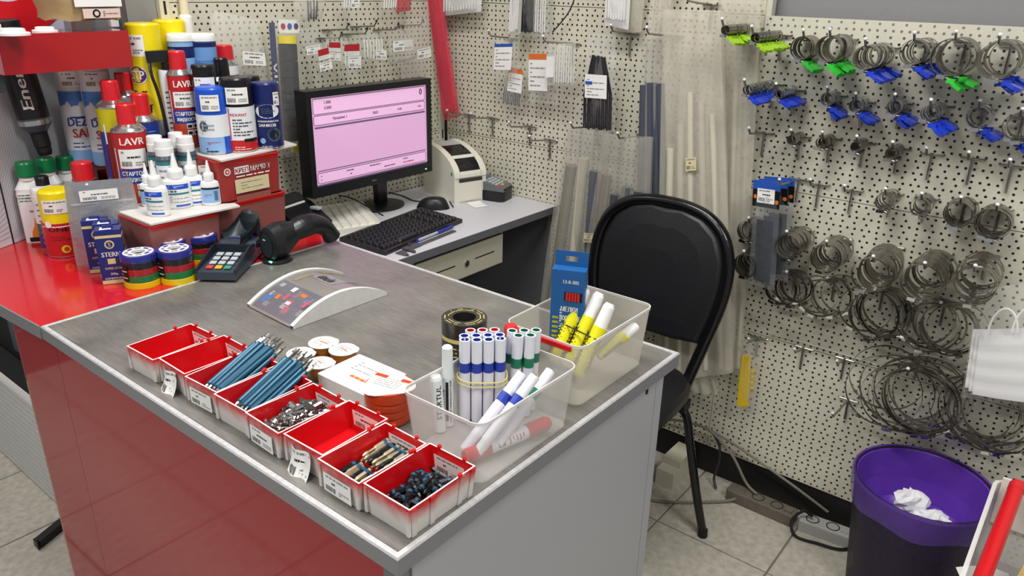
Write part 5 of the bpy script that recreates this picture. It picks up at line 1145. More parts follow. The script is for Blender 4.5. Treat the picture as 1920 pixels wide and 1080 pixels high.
# pen and caliper
a, b_ = onz(778, 452, DZ), onz(842, 430, DZ)
def lay(name, label, cat, a, b_, z):
    t = thing(name, label, cat, (a.x, a.y, DZ+z), atan2(b_.y-a.y, b_.x-a.x)); return t, (b_-a).length
t, L = lay('ballpoint_pen', 'clear ballpoint pen with blue cap and tail on the desk edge', 'pen', onz(766, 462, DZ), onz(850, 428, DZ), .007); mat('pen_clear', '#cfd6e6', .1, alpha=.7); mat('pen_blue', '#2b3aa8', .3)
MB().cyl((L*.2, 0, 0), (L*.62, 0, 0), .0042, 'pen_clear', n=8).build('barrel', t); MB().cyl((L*.62, 0, 0), (L*.98, 0, 0), .0052, 'pen_blue', .0045, n=10).build('cap', t); MB().cyl((L*.17, 0, 0), (L*.2, 0, 0), .0044, 'pen_blue', n=8).build('plug', t); MB().cyl((L*.22, 0, 0), (L*.6, 0, 0), .0015, 'pen_blue', n=6).build('ink_tube', t)
t, L = lay('caliper', 'dull metal caliper lying along the front edge of the desk', 'caliper', onz(745, 477, DZ), onz(852, 434, DZ), .001); mat('cal', '#6b6d70', .4, .7)
MB().span((0, -.007, 0), (L, .007, .003), 'cal').build('beam', t); MB().prism([(.0, -.006), (.025, -.006), (.012, -.03), (.006, -.036), (0, -.028)], 0, .0035, 'cal').build('fixed_jaw', t); MB().prism([(.03, -.01), (.09, -.01), (.09, .01), (.03, .01)], .003, .007, 'cal').build('slider', t); MB().prism([(.032, -.008), (.05, -.008), (.038, -.034), (.032, -.036)], .002, .006, 'cal').build('sliding_jaw', t)
MB().cyl((.06, .008, .007), (.06, .008, .013), .004, 'steel_dark', n=10).build('thumb_screw', t)
# receipt printer behind the scanner
p = onz(580, 408, DZ); t = thing('receipt_printer', 'black receipt printer with paper slot behind the barcode scanner', 'receipt printer', (-1.775, 1.255, DZ), pi/2+.2); w, d = .125, .15
mb = MB(); mb.prism([(-d/2, 0), (d/2, 0), (d/2, .10), (d/2-.03, .115), (.0, .098), (-d/2, .05)], -w/2, w/2, 'black_plastic', fp); mb.build('housing', t); MB().span((-w*.36, -.002, .098), (w*.30, .003, .1025), 'paper').build('receipt_edge', t); MB().prism([(.004, .1005), (d/2-.03, .1165), (d/2-.03, .1205), (.004, .1065)], -w*.42, w*.42, 'black_matte', fp).build('lid', t); MB().span((w*.28, -.05, .082), (w*.42, -.02, .088), 'key_grey').build('feed_button', t)
# cables on the desk
def cable(label, pts, r, m_='black_matte', name='cable', cat='cable', n=6):
    return tg(MB().tube(smooth_path(pts, 6), r, m_, n).build(name), label, cat)
dz = DZ+.003
cable('black mouse cable curving from the mouse to the monitor foot', [onz(795, 378, dz), onz(775, 376, dz), onz(757, 368, dz), onz(735, 362, dz), onz(715, 358, dz)], .0022)
cable('thin black cable running from printer side over the desk', [onz(850, 388, dz), onz(838, 372, dz), onz(822, 364, dz), onz(806, 350, dz)], .002)
cable('black cable trailing over the cream keyboard', [onz(718, 404, DZ+.03), onz(690, 388, DZ+.032), onz(660, 372, DZ+.034), onz(628, 366, DZ+.034), onz(600, 372, DZ+.02), onz(590, 380, DZ+.003)], .0022)
co = []
for i in range(90): a = i*.75; p = onz(738, 338, DZ+.01).lerp(onz(806, 330, DZ+.01), i/90); co.append((p.x-.05+.009*cos(a), p.y+.03, DZ+.012+.009*sin(a)))
tg(MB().tube(co, .0022, 'black_matte', 5).build('coiled_cable'), 'black coiled cable lying along the wall behind the monitor', 'cable')
# ---------------------------------------------------------------- hooks and hose clamps on the right pegboard
mat('hook_tip_shine', '#f4f4f2', .25, .3)  # shine at the hook ends put into a near-white tip colour
def make_hook(L, rise=.012):
    t = thing('peg_hook', 'x', 'hook', (0, 0, -1))
    MB().tube([(-.026, -.003, .002), (-.024, -.006, 0), (.024, -.006, 0), (.026, -.003, .002)], .0028, 'wire', 7).build('back_bar', t)
    MB().tube([(0, -.007, .002), (0, -.007, -.03), (0, -.005, -.062)], .0032, 'wire', 7).build('leg', t)
    MB().tube([(0, -.006, .002), (0, -L*.5, rise*.5), (0, -L+.012, rise), (0, -L, rise+.014)], .0028, 'wire', 7).build('prong', t)
    MB().lathe([(.001, -.003), (.0040, -.0015), (.0045, .001), (.003, .004)], 'hook_tip_shine', 8, o=(0, -L, rise+.016)).build('tip', t)
    return t
HK = {L: [make_hook(L), [False]] for L in (.09, .12, .16, .15, .21)}
def hook(p, L, label, group):
    pr, us = HK[L]
    return put(pr, us, Matrix.Translation((p.x, p.y, p.z)), label, group)
mat('band_steel', '#928d84', .3, .95); mat('band_bright', '#b5b8bb', .25, 1); mat('key_lime', '#a3d41c', .35); mat('key_leaf', '#35c23c', .35); mat('key_royal', '#1f3fc0', .3)
def clamp_proto(R, bandm, keym, bw):
    t = thing('hose_clamp', 'x', 'hose clamp', (0, 0, -1)); n = 26 if R > .015 else 18
    mb = MB(); ang = [2*pi*i/n for i in range(n)]
    ra = [[Vector((rr*sin(a), yy, -R+rr*cos(a))) for a in ang] for rr, yy in ((R, -bw/2), (R, bw/2), (R-.0007, bw/2), (R-.0007, -bw/2), (R, -bw/2))]
    mb.rings(ra, bandm, False, False); mb.build('band', t)
    s = .8 if R < .012 else 1
    o = Vector((-.006, 0, -2*R-.003*s)); MB().box(o, (.017*s, bw*1.25, .008*s), 'chrome').build('screw_housing', t)
    q = o+Vector((.009*s, 0, 0)); MB().cyl(q, q+Vector((.007*s, 0, -.002)), .0038*s, 'steel_dark', n=8).build('screw', t)
    if keym:
        f_ = flat(q+Vector((.007*s, 0, -.002)), (cos(-.5), 0, sin(-.5)), (0, 1, 0)); k = 1.7*s if R > .009 else 1.35
        mb = MB(); mb.prism([(0, -.003*k), (.006*k, -.004*k), (.013*k, -.010*k), (.021*k, -.009*k), (.024*k, 0), (.021*k, .009*k), (.013*k, .010*k), (.006*k, .004*k), (0, .003*k)], -.0022*k, .0022*k, keym, f_)
        mb.box(f_(.004*k, 0, 0), (.01*k, .006*k, .006*k), keym); mb.build('thumb_key', t)
    return t
rw = random.Random(11); bare = 'bare steel hook among the hooks of clamps'
def bunch(px, py, Rpx, n, L, keym, label, group, bandm='band_steel', tilt=.12, fill=.85, bw=.0115, stack=False, far=False):
    "hoops hanging on one prong; the pixel is the centre of the foremost hoop"
    if L > .10: L = .15 if L < .14 else .21
    n = int(n*1.5)+1
    yf = YW-L*fill; p = ony(px, py, yf); R = wpx(Rpx, p)
    z = p.z+R; rise = .012; base_p = Vector((p.x, YW-.001, z-rise*fill-.0035))
    hook(base_p, L, 'steel hook carrying the '+group, 'loaded pegboard hooks')
    pr = clamp_proto(R, bandm, keym, bw); us = [False]
    for i in range(n):
        f = fill*(1-.78*i/max(1, n-1)); yy = YW-L*f
        M_ = Matrix.Translation((p.x+rw.uniform(-.001, .001), yy, z)) @ Matrix.Rotation(rw.uniform(-tilt, tilt)*1.2+(rw.uniform(-.5, .5) if stack else 0), 4, 'Y') @ Matrix.Rotation(rw.uniform(-tilt, tilt)*.5, 4, 'X') @ Matrix.Rotation(rw.uniform(-tilt, tilt), 4, 'Z')
        put(pr, us, M_, label, group)
C_ = [
 (1362, 56, 9, 7, .16, 'key_lime', 'small hose clamp with lime key on the hook closest to the clear sleeves', 'lime clamps by the sleeves'),
 (1417, 70, 9, 8, .16, 'key_lime', 'small hose clamp with lime key, on the second top row hook', 'lime clamps, second hook'),
 (1505, 90, 21, 4, .09, 'key_leaf', 'thin hose clamp with leaf green key behind the larger green keyed rings', 'thin green keyed clamps'),
 (1556, 92, 24, 6, .12, 'key_leaf', 'medium hose clamp with leaf green key, between lime and blue keyed bunches', 'green keyed clamps'),
 (1624, 108, 22, 8, .16, 'key_royal', 'medium hose clamp with blue key in the longest top row bunch', 'blue keyed clamps, long bunch'),
 (1712, 98, 23, 5, .12, 'key_royal', 'medium hose clamp with blue key between the blue long bunch and wide green keyed rings', 'blue keyed clamps, short bunch'),
 (1786, 108, 34, 5, .12, 'key_leaf', 'wide hose clamp with dark leaf green key in the top row', 'wide green keyed clamps'),
 (1868, 114, 34, 7, .16, 'key_royal', 'wide hose clamp with blue key in the top row', 'wide blue keyed clamps'),
 (1403, 168, 9, 7, .16, 'key_royal', 'small bright clamp with blue key on the hook under the lime bunch', 'small blue keyed clamps, first'),
 (1459, 176, 9, 6, .12, 'key_royal', 'small bright clamp with blue key on the second hook of the small row', 'small blue keyed clamps, second'),
 (1551, 186, 12, 4, .09, 'key_royal', 'small bright clamp with blue key under the leaf green bunch', 'small blue keyed clamps, third'),
 (1604, 198, 12, 5, .09, 'key_royal', 'small bright clamp with blue key under the long blue bunch', 'small blue keyed clamps, fourth'),
 (1676, 201, 13, 5, .09, 'key_royal', 'small bright clamp with blue key, fifth hook of the small row', 'small blue keyed clamps, fifth'),
 (1744, 212, 14, 6, .12, 'key_royal', 'small bright clamp with blue key, sixth hook of the small row', 'small blue keyed clamps, sixth'),
 (1832, 220, 20, 3, .09, 'key_royal', 'mid-size bright clamp with blue key, alone beyond the small row', 'mid blue keyed clamps'),
 (1908, 240, 24, 2, .09, 'key_royal', 'mid-size bright clamp with blue key at the end of the small row', 'end blue keyed clamps'),
 (1484, 262, 9, 3, .09, None, 'tiny keyless clamp on the hook under the first small blue bunch', 'tiny clamps, first'),
 (1542, 267, 10, 4, .09, None, 'tiny keyless clamp on the second tiny clamp hook', 'tiny clamps, second'),
 (1606, 275, 10, 4, .09, None, 'tiny keyless clamp on the third tiny clamp hook', 'tiny clamps, third'),
 (1672, 287, 11, 5, .09, None, 'tiny keyless clamp on the last loaded hook before bare hooks', 'tiny clamps, fourth'),
 (1658, 378, 16, 2, .09, None, 'narrow keyless clamp on the first loaded hook beside the seam', 'narrow clamps, first'),
 (1725, 388, 17, 2, .09, None, 'narrow keyless clamp on the second loaded hook beside the seam', 'narrow clamps, second'),
 (1796, 402, 24, 5, .09, None, 'mid keyless clamp in the tangle crossing the panel seam', 'mid clamps on the seam, first'),
 (1862, 420, 28, 6, .09, None, 'mid keyless clamp in the bunch next to the seam tangle', 'mid clamps on the seam, second'),
 (1404, 434, 19, 5, .09, None, 'mid keyless clamp half hidden behind black tie packs, upper bunch', 'clamps behind tie packs, upper'),
 (1397, 497, 22, 7, .12, None, 'mid keyless clamp half hidden behind black tie packs, lower bunch', 'clamps behind tie packs, lower'),
 (1476, 462, 23, 7, .12, None, 'mid keyless clamp touching the black tie packs', 'clamps beside tie packs'),
 (1549, 484, 27, 8, .12, None, 'mid keyless clamp in the full bunch above the plain thin ring', 'full clamp bunch, first'),
 (1636, 516, 33, 9, .16, None, 'large keyless clamp in the longest full bunch', 'full clamp bunch, second'),
 (1730, 530, 35, 8, .16, None, 'large keyless clamp in the full bunch beside the longest one', 'full clamp bunch, third'),
 (1822, 536, 36, 6, .16, None, 'large keyless clamp next to the bag of white masks', 'full clamp bunch, fourth'),
]
for c in C_: bunch(*c, bandm='band_bright' if (c[5] == 'key_royal' and c[2] < 22) else 'band_steel')
for c in [(1472, 545, 31, 4, .09, None, 'big dark clamp ring under the black tie packs', 'big rings, first'), (1546, 562, 37, 3, .09, None, 'big dark clamp ring, plain and thin, under the first full bunch', 'big rings, second'),
 (1636, 589, 47, 6, .09, None, 'big dark clamp ring in the coil under the longest full bunch', 'big rings, third'), (1752, 620, 50, 6, .09, None, 'big dark clamp ring in the coil beside the mask bag', 'big rings, fourth'),
 (1690, 755, 68, 9, .12, None, 'largest dark clamp ring in the heap above the purple basket', 'largest rings, first'), (1838, 780, 70, 6, .09, None, 'largest dark clamp ring below the mask bag', 'largest rings, second')]:
    bunch(*c, bandm='steel_dark', tilt=.28, stack=True, bw=.010)
for k, c in enumerate(((1435, 249), (1749, 289), (1825, 297), (1899, 311), (1538, 345), (1600, 356), (1508, 651), (1585, 672), (1592, 748))):
    hook(ony(c[0], c[1], YW-.001), .16 if k == 8 else (.12 if k == 0 else .09), bare, 'bare hooks among the clamp hooks')
for c in ((882, 215), (926, 221), (996, 237), (1034, 262)): hook(ony(c[0], c[1], YW-.001), .12, 'bare steel hook on the pegboard above the PIN pad', 'bare hooks above the pin pad')
tg(MB().tube([ony(x, y, YW-.012) for x, y in ((1440, 627), (1500, 640), (1580, 664), (1645, 684))], .0012, 'wire', 5).build('wire'), 'thin wire strung between bare hooks on the pegboard', 'wire')

# ---------------------------------------------------------------- hanging packs
film('bag_clear', '#dfe0dc', .12, .12, 1.0, 55); film('bag_milky', '#e4e2da', .26, .2, .8, 50); film('sleeve', '#d9d4c4', .44, .2, .8, 26); film('sleeve_thin', '#bdbab0', .36, .18, .9, 26); film('bag_smoke', '#8d939b', .16, .12, 1.0, 55); film('bag_white', '#f0f0ee', .75, .25, .6, 40)
mat('tie_white', '#e8e8e6', .4); mat('tie_black', '#26282d', .35); mat('tie_red', '#cf3a4c', .35); film('bag_red', '#d9485a', .55, .15, .9, 50); mat('pipe_grey', '#5c6068', .5); mat('pipe_slate', '#474b57', .45); mat('pipe_taupe', '#8a8577', .5); mat('pipe_cream', '#cfc9b4', .5)
mat('hdr_blue', '#2453b0', .4); mat('hdr_orange', '#d9722a', .4); mat('hdr_red', '#b3202b', .4)
def quad(wall, off, c):
    "bilinear map over four pixel corners (top left, top right, bottom right, bottom left) on a plane in front of a wall"
    P4 = [(ony(x, y, YW-off) if wall == 'R' else onx(x, y, XW+off)) for x, y in c]; N = Vector((0, -1, 0)) if wall == 'R' else Vector((1, 0, 0))
    return lambda u, v, h=0: (P4[3].lerp(P4[2], u)).lerp(P4[0].lerp(P4[1], u), v)+N*h
def pack(name, label, cat, wall, off, c, filmm='bag_clear', bulge=.012, extra=None, group=None, crumple=.0015):
    q0 = quad(wall, off, c); o = q0(.5, .97); t = thing(name, label, cat, o, 0, group); f_ = lambda u, v, h=0: q0(u, v, h)-o
    mb = MB(); rr = random.Random(len(label)); ph = rr.random()*6
    mb.grid(lambda u, v: f_(u, v, bulge*(sin(pi*u)**.7)*(sin(pi*min(1, v*1.02))**.5 if v < .98 else 0)+crumple*sin(u*17+v*9+ph)*sin(v*13+ph)), 12, 10, filmm)
    mb.grid(lambda u, v: f_(1-u, v, -.001-crumple*.5*sin(u*9+v*7)), 6, 5, filmm); mb.build('bag', t)
    if extra: extra(t, f_)
    return t
def px_patch(t, f_, nm, u0, v0, u1, v1, m_, h): MB().patch(f_, u0, v0, u1, v1, m_, h, 2).build(nm, t)
def px_tag(t, f_, u0, v0, u1, v1, h, seed=1): MB().tag(f_, u0, v0, u1, v1, h=h, seed=seed).build('price_tag', t)
def header(t, f_, u0, v0, u1, v1, h, band, split=.72, body='tag_white', txt=None):
    mb = MB(); mb.patch(f_, u0, v0, u1, v1, body, h, 2); vm = v0+(v1-v0)*split; mb.patch(f_, u0, vm, u1, v1, band, h+.0004, 2)
    mb.lines(f_, u0+(u1-u0)*.1, v0+(v1-v0)*.08, u0+(u1-u0)*.9, vm-(v1-v0)*.05, 6, 'print_grey', h+.0006, 4, .3)
    if txt: mb.text(lambda u, v, hh=0: f_(u0+(u1-u0)*(.5+u), vm+(v1-vm)*(.5+v), h+.001+hh), txt, 0, 0, .5, 'logo_white', .8, 0)
    mb.build('header_card', t)
def ties(t, f_, u0, v0, u1, v1, n, m_, r=.0016, h=.004, fan=.0, nm='cable_tie', seed=3):
    rr = random.Random(seed)
    for i in range(n):
        u = u0+(u1-u0)*(i+.5)/n; uc = (u0+u1)/2
        MB().tube([f_(uc+(u-uc)*(1-fan), v1-rr.uniform(0, .03), h+rr.uniform(-.002, .002)), f_(u+rr.uniform(-.01, .01), (v0+v1)/2, h+.001), f_(u, v0+rr.uniform(0, .03), h)], r, m_, 5).build(nm, t)
# --- right wall, from the corner outwards
pack('tie_pack', 'bundle of long red cable ties in a bag hanging in the pegboard corner', 'cable ties', 'R', .06, ((796, -60), (822, -60), (862, 218), (832, 226)), 'bag_red', .018, lambda t, f_: (ties(t, f_, .08, .03, .92, .99, 14, 'tie_red', .0022, .008)))
pack('tie_pack', 'wide pack of white cable ties at the top, next to the red ties', 'cable ties', 'R', .05, ((832, -70), (905, -70), (902, 22), (830, 30)), 'bag_white', .02, lambda t, f_: ties(t, f_, .06, .06, .94, .98, 12, 'tie_white', .0022, .012))
pack('tie_pack', 'pack of white ties hanging tall beside the black tie pack', 'cable ties', 'R', .07, ((962, -90), (985, -90), (976, 62), (954, 74)), 'bag_milky', .014, lambda t, f_: ties(t, f_, .1, .05, .9, .98, 6, 'tie_white', .0022, .01))
pack('tie_pack', 'clear pack with fanned black cable ties and white strands', 'cable ties', 'R', .05, ((980, -90), (1034, -90), (1028, 72), (976, 68)), 'bag_clear', .014, lambda t, f_: (ties(t, f_, .05, .04, .5, .8, 9, 'tie_black', .0022, .006, .6), ties(t, f_, .55, .05, .95, .98, 5, 'tie_white', .002, .008)))
pack('tie_pack', 'pack of short bright white ties beside the cream sleeve at the top', 'cable ties', 'R', .06, ((1140, -70), (1186, -70), (1178, 56), (1134, 48)), 'bag_white', .018, lambda t, f_: ties(t, f_, .06, .12, .94, .98, 8, 'tie_white', .0026, .012))
pack('tie_pack', 'cream pack hanging behind the short white ties', 'cable ties', 'R', .035, ((1175, -70), (1215, -70), (1202, 60), (1170, 62)), 'sleeve', .010)
tg(MB().tube(smooth_path([ony(x, y, YW-.03) for x, y in ((1080, -10), (1068, 20), (1052, 42), (1036, 60))], 4), .0022, 'tie_black', 6).build('cable_tie'), 'single dark tie hanging loose against the upper pegboard', 'cable tie')
hook(ony(960, 72, YW-.001), .12, 'steel hook carrying labelled tie packs', 'pack hooks'); hook(ony(1075, 82, YW-.001), .16, 'steel hook carrying labelled tie packs', 'pack hooks'); hook(ony(1185, 64, YW-.001), .12, 'steel hook carrying labelled tie packs', 'pack hooks')
pack('tie_pack', 'small clear pack with blue and white header card', 'cable ties', 'R', .08, ((928, 72), (974, 70), (968, 148), (924, 146)), 'bag_clear', .008, lambda t, f_: header(t, f_, .08, .22, .82, .86, .009, 'hdr_blue', .88))
pack('tie_pack', 'small pack of brown ties with orange tipped card, behind the blue header pack', 'cable ties', 'R', .05, ((950, 112), (985, 118), (980, 206), (938, 196)), 'bag_clear', .008, lambda t, f_: (header(t, f_, .3, .35, .98, .86, .009, 'hdr_orange', .8), ties(t, f_, .1, .05, .9, .42, 10, 'pipe_grey', .0014, .004)))
pack('tie_pack', 'clear pack with orange and cream header card beside the grey ties', 'cable ties', 'R', .06, ((992, 92), (1042, 92), (1046, 196), (990, 192)), 'bag_clear', .008, lambda t, f_: header(t, f_, .06, .24, .72, .92, .009, 'hdr_orange', .84, 'tag_white'))
pack('tie_pack', 'pack of slim grey and white ties with a white label', 'cable ties', 'R', .085, ((1028, 82), (1080, 80), (1078, 160), (1024, 160)), 'bag_milky', .008, lambda t, f_: (ties(t, f_, .3, .05, .95, .95, 8, 'tie_white', .0016, .009), px_patch(t, f_, 'white_label', .04, .2, .32, .7, 'tag_white', .011)))
pack('tie_pack', 'clear pack of glossy black ties fanning out under a white label', 'cable ties', 'R', .075, ((1100, 62), (1155, 66), (1152, 250), (1094, 246)), 'bag_clear', .012, lambda t, f_: (ties(t, f_, .02, .02, .95, .8, 16, 'tie_black', .0026, .008, .55), header(t, f_, .1, .36, .82, .60, .016, 'tag_white', .9), px_patch(t, f_, 'blue_stripe', .12, .5, .35, .53, 'hdr_blue', .0175)))
# --- long sleeves
def sleeve(label, off, c, filmm, pleats, amp, pipes=(), tagpx=None, group=None, name='plastic_sleeve'):
    q0 = quad('R', off, c); o = q0(.5, .99); t = thing(name, label, 'plastic sleeve', o, 0); f_ = lambda u, v, h=0: q0(u, v, h)-o; ph = len(label)*.7
    mb = MB(); mb.grid(lambda u, v: f_(u, v, amp*(sin(u*pleats*2*pi+ph+1.5*sin(v*3+ph))*.6+.4*sin(u*pleats*4.7+v*5))+amp*1.2*sin(pi*u)), 44, 14, filmm)
    mb.grid(lambda u, v: f_(1-u, v, -.012+amp*.5*sin(u*pleats*5+v*3)), 30, 8, filmm); mb.build('film', t)
    for u0, v0, v1, r, m_ in pipes: MB().cyl(f_(u0, v0, -.003), f_(u0*.9+.05, v1, -.003), r, m_, n=12).build('pipe', t)
    if tagpx: a, b_, w, h_ = tagpx; MB().tag(f_, a, b_, a+w, b_+h_, 'label_cream', amp*3).build('paper_tag', t)
    return t
sleeve('wide clear sleeve of long beige profiles hanging behind the chair', .10, ((1242, 18), (1352, 20), (1372, 700), (1232, 715)), 'sleeve', 3.3, .0045, ((.12, .02, .66, .011, 'pipe_cream'), (.3, .02, .72, .010, 'pipe_cream'), (.47, .02, .8, .010, 'pipe_cream'), (.66, .02, .78, .009, 'pipe_cream'), (.85, .02, .74, .009, 'pipe_cream')), (.44, .60, .16, .035))
sleeve('narrow clear sleeve hanging between wide sleeve and lime keyed clamps', .05, ((1345, -10), (1428, -10), (1388, 690), (1330, 700)), 'sleeve', 3, .006, ((.5, .02, .8, .007, 'pipe_cream'),))
sleeve('cream sleeve knotted at a hook with slate pipes inside', .09, ((1204, 72), (1240, 72), (1252, 560), (1190, 540)), 'sleeve_thin', 3, .006, ((.12, .05, .83, .014, 'pipe_slate'), (.42, .05, .84, .014, 'pipe_slate'), (.68, .05, .83, .014, 'pipe_slate'), (.93, .05, .84, .013, 'pipe_slate')))
sleeve('cream film hanging from above over the sleeve hook', .06, ((1232, -80), (1275, -80), (1246, 76), (1212, 74)), 'sleeve', 3, .004)
sleeve('clear sleeve of grey pipes with paper tag, leaning beside the desk', .10, ((1062, 240), (1140, 246), (1118, 600), (1010, 590)), 'sleeve_thin', 4, .008, ((.2, .02, .82, .018, 'pipe_taupe'), (.5, .02, .86, .016, 'pipe_cream'), (.8, .02, .8, .018, 'pipe_grey')), (.74, .44, .22, .05))
sleeve('crumpled clear sleeve with dark pipes, between the pipe sleeve and the slate pipes', .12, ((1130, 250), (1222, 258), (1215, 600), (1085, 600)), 'sleeve_thin', 4, .010, ((.14, .02, .8, .015, 'pipe_taupe'), (.36, .02, .7, .017, 'pipe_slate'), (.58, .02, .74, .017, 'pipe_grey'), (.82, .02, .72, .016, 'pipe_slate')))
sleeve('limp cream sleeve end hanging below the chair back', .06, ((1240, 600), (1325, 640), (1346, 740), (1290, 735)), 'sleeve', 3, .006)
for c in ((1100, 240), (1185, 258), (1240, 72), (1312, 14)): hook(ony(c[0]+24, c[1]-4, YW-.001), .16, 'steel hook holding a long plastic sleeve', 'sleeve hooks')
# --- packs on the right part
for k, (c, off, lab) in enumerate((((((1434, 330), (1492, 334), (1480, 520), (1428, 512))), .06, 'pack of black ties with blue header, rearmost of three'), ((((1424, 334), (1478, 338), (1478, 528), (1420, 520))), .09, 'pack of black ties with blue header, middle of three'), ((((1414, 336), (1465, 342), (1452, 546), (1404, 532))), .125, 'pack of black ties with blue header and price tag, foremost of three'))):
    def ex(t, f_, k=k):
        px_patch(t, f_, 'blue_header', .0, .92, 1.0, 1.0, 'hdr_blue', .004); px_patch(t, f_, 'black_header', .0, .76, 1.0, .92, 'c_black', .004)
        MB().disc(f_, .9, .82, .07, 'hdr_orange', .0046, 10, .02).build('orange_mark', t); MB().disc(f_, .1, .85, .06, 'hdr_orange', .0046, 10, .02).build('orange_mark', t)
        MB().grid(lambda u, v: f_(.18+.62*u, .06+.58*v, .0005+.003*sin(pi*u)), 8, 2, 'tie_black').build('tie_bundle', t)
        if k == 2: px_tag(t, f_, .18, .80, .82, .93, .006, 9)
    pack('tie_pack', lab, 'cable ties', 'R', off, c, 'bag_smoke', .010, ex, 'black tie packs with blue headers')
hook(ony(1500, 336, YW-.001), .16, 'steel hook carrying the black tie packs', 'tie pack hook')
mat('tie_yellow', '#e8c81a', .4); hook(ony(1424, 632, YW-.001), .09, 'steel hook carrying the bag of yellow ties', 'yellow tie hook')
pack('tie_pack', 'small clear bag of yellow cable ties hanging low by the chair', 'cable ties', 'R', .04, ((1392, 640), (1424, 640), (1416, 772), (1380, 768)), 'bag_clear', .014, lambda t, f_: (ties(t, f_, .1, .06, .62, .82, 9, 'tie_yellow', .0038, .006, .2), [MB().box(f_(.8, .35+.08*i, .008), (.010, .005, .008), 'tie_yellow').build('tie_head', t) for i in range(4)]))
# mask bag
mat('mask_white', '#efefee', .7)
def masks(t, f_):
    for i in range(3):
        MB().grid(lambda u, v: f_(.02+.05*i+u*.98, .10+.55*v-.02*i, .001+.005*i+.008*sin(pi*u)+.0012*sin(v*24)), 8, 16, 'mask_white').build('face_mask', t)
    for k, (u0, w) in enumerate(((.22, .34), (.5, .42))): MB().tube([f_(u0+w*(.5-.5*cos(pi*i/12)), .64+.2*sin(pi*i/12), .026) for i in range(13)], .0026, 'mask_white', 6).build('ear_loop', t)
pack('mask_bag', 'crumpled clear bag of white face masks on the pegboard above the basket', 'bag', 'R', .12, ((1832, 545), (1990, 520), (1980, 770), (1803, 745)), 'bag_clear', .055, masks, crumple=.006)

# ---------------------------------------------------------------- packs on the back pegboard, behind the monitor
def bhook(px, py, off=.09):
    p = onx(px, py, XW+.001); t = thing('peg_hook', 'dark tipped steel hook on the pegboard over the monitor', 'hook', p, pi/2, 'hooks over the monitor')
    MB().tube([(-.02, -.005, 0), (.02, -.005, 0)], .0028, 'wire', 6).build('back_bar', t); MB().tube([(0, -.005, 0), (0, -off, .006), (0, -off-.012, .02)], .0028, 'wire', 6).build('prong', t); MB().lathe([(.001, 0), (.004, .002), (.003, .006)], 'c_black', 8, o=(0, -off-.012, .019)).build('tip', t)
for c in ((600, 72), (648, 64), (706, 56), (752, 48), (612, 56), (665, 50)): bhook(*c)
bp = 'small packs over the monitor'
def small_pack(label, c, off, hdr=None, tag=(.08, .04, .92, .36), filmm='bag_clear', tubes=None):
    def ex(t, f_):
        if tubes: ties(t, f_, .1, .08, .9, .8, tubes, 'tie_white', .002, .004, 0, 'sleeve_tube')
        if hdr: header(t, f_, .1, .42, .9, .80, .008, hdr, .4)
        if tag: px_tag(t, f_, *tag, .009, len(label))
    return pack('hardware_pack', label, 'hardware pack', 'B', off, c, filmm, .006, ex)
small_pack('small pack with tilted white tag beside the tall tape pack', ((562, 55), (592, 52), (602, 100), (570, 106)), .10)
small_pack('small pack with dark red header and white tag, tilted low', ((588, 84), (612, 78), (622, 128), (596, 136)), .13, 'hdr_red', (.05, .02, .95, .34))
small_pack('small pack with bright red and orange header', ((610, 70), (638, 70), (638, 116), (612, 114)), .09, 'hdr_red')
small_pack('small pack of clear sleeves with dark red label', ((638, 72), (674, 70), (674, 128), (640, 128)), .11, 'hdr_red', (.3, .02, .98, .4), tubes=5)
small_pack('pack of clear tubes with black ends and plain tag', ((672, 64), (722, 60), (722, 118), (676, 112)), .09, None, (.55, .1, .98, .42), tubes=7)
small_pack('flat zip bag with white tag and bright metal rod', ((730, 60), (776, 54), (780, 118), (732, 122)), .08, None, (.05, .4, .85, .72), tubes=None)
small_pack('crumpled zip bag with black scrawl and small tag, over the monitor corner', ((758, 38), (800, 28), (806, 110), (762, 118)), .11, None, (.4, .05, .98, .28))
small_pack('clear pouch peeping over the top edge of the monitor', ((750, 112), (797, 105), (799, 146), (752, 150)), .05, None, None, 'bag_milky')
small_pack('pack of white plastic tubes at the top, over the red headed packs', ((640, -30), (672, -30), (671, 16), (638, 20)), .08, None, (.5, .05, .98, .5), tubes=6)
small_pack('pack of thin clear tubes at the top beside a red pouch', ((714, -40), (748, -40), (745, 18), (713, 22)), .08, None, None, tubes=6)
o = pack('hardware_pack', 'red pouch hanging at the top beside clear tubes', 'hardware pack', 'B', .05, ((745, -30), (772, -30), (770, 20), (742, 24)), 'bag_red', .008)
MB().cyl(onx(732, 119, XW+.09), onx(778, 108, XW+.09), .004, 'tin', n=8).build('x')
tg(bpy.data.objects['x'], 'bright metal rod under the zip bag with tag', 'rod'); bpy.data.objects['x'].name = 'metal_rod'
pack('parts_bag', 'crumpled clear bag with dark bits beside the tall tape pack, over the monitor', 'bag', 'B', .09, ((545, -40), (618, -40), (604, 36), (558, 42)), 'bag_milky', .03, lambda t, f_: ties(t, f_, .3, .02, .7, .5, 4, 'tie_black', .0025, .01), crumple=.006)
pack('parts_bag', 'large clear bag with a cream tag behind the red capped can', 'bag', 'B', .06, ((396, 18), (486, 38), (506, 168), (400, 172)), 'bag_milky', .03, lambda t, f_: px_tag(t, f_, .42, .36, .86, .54, .034, 17), crumple=.005)
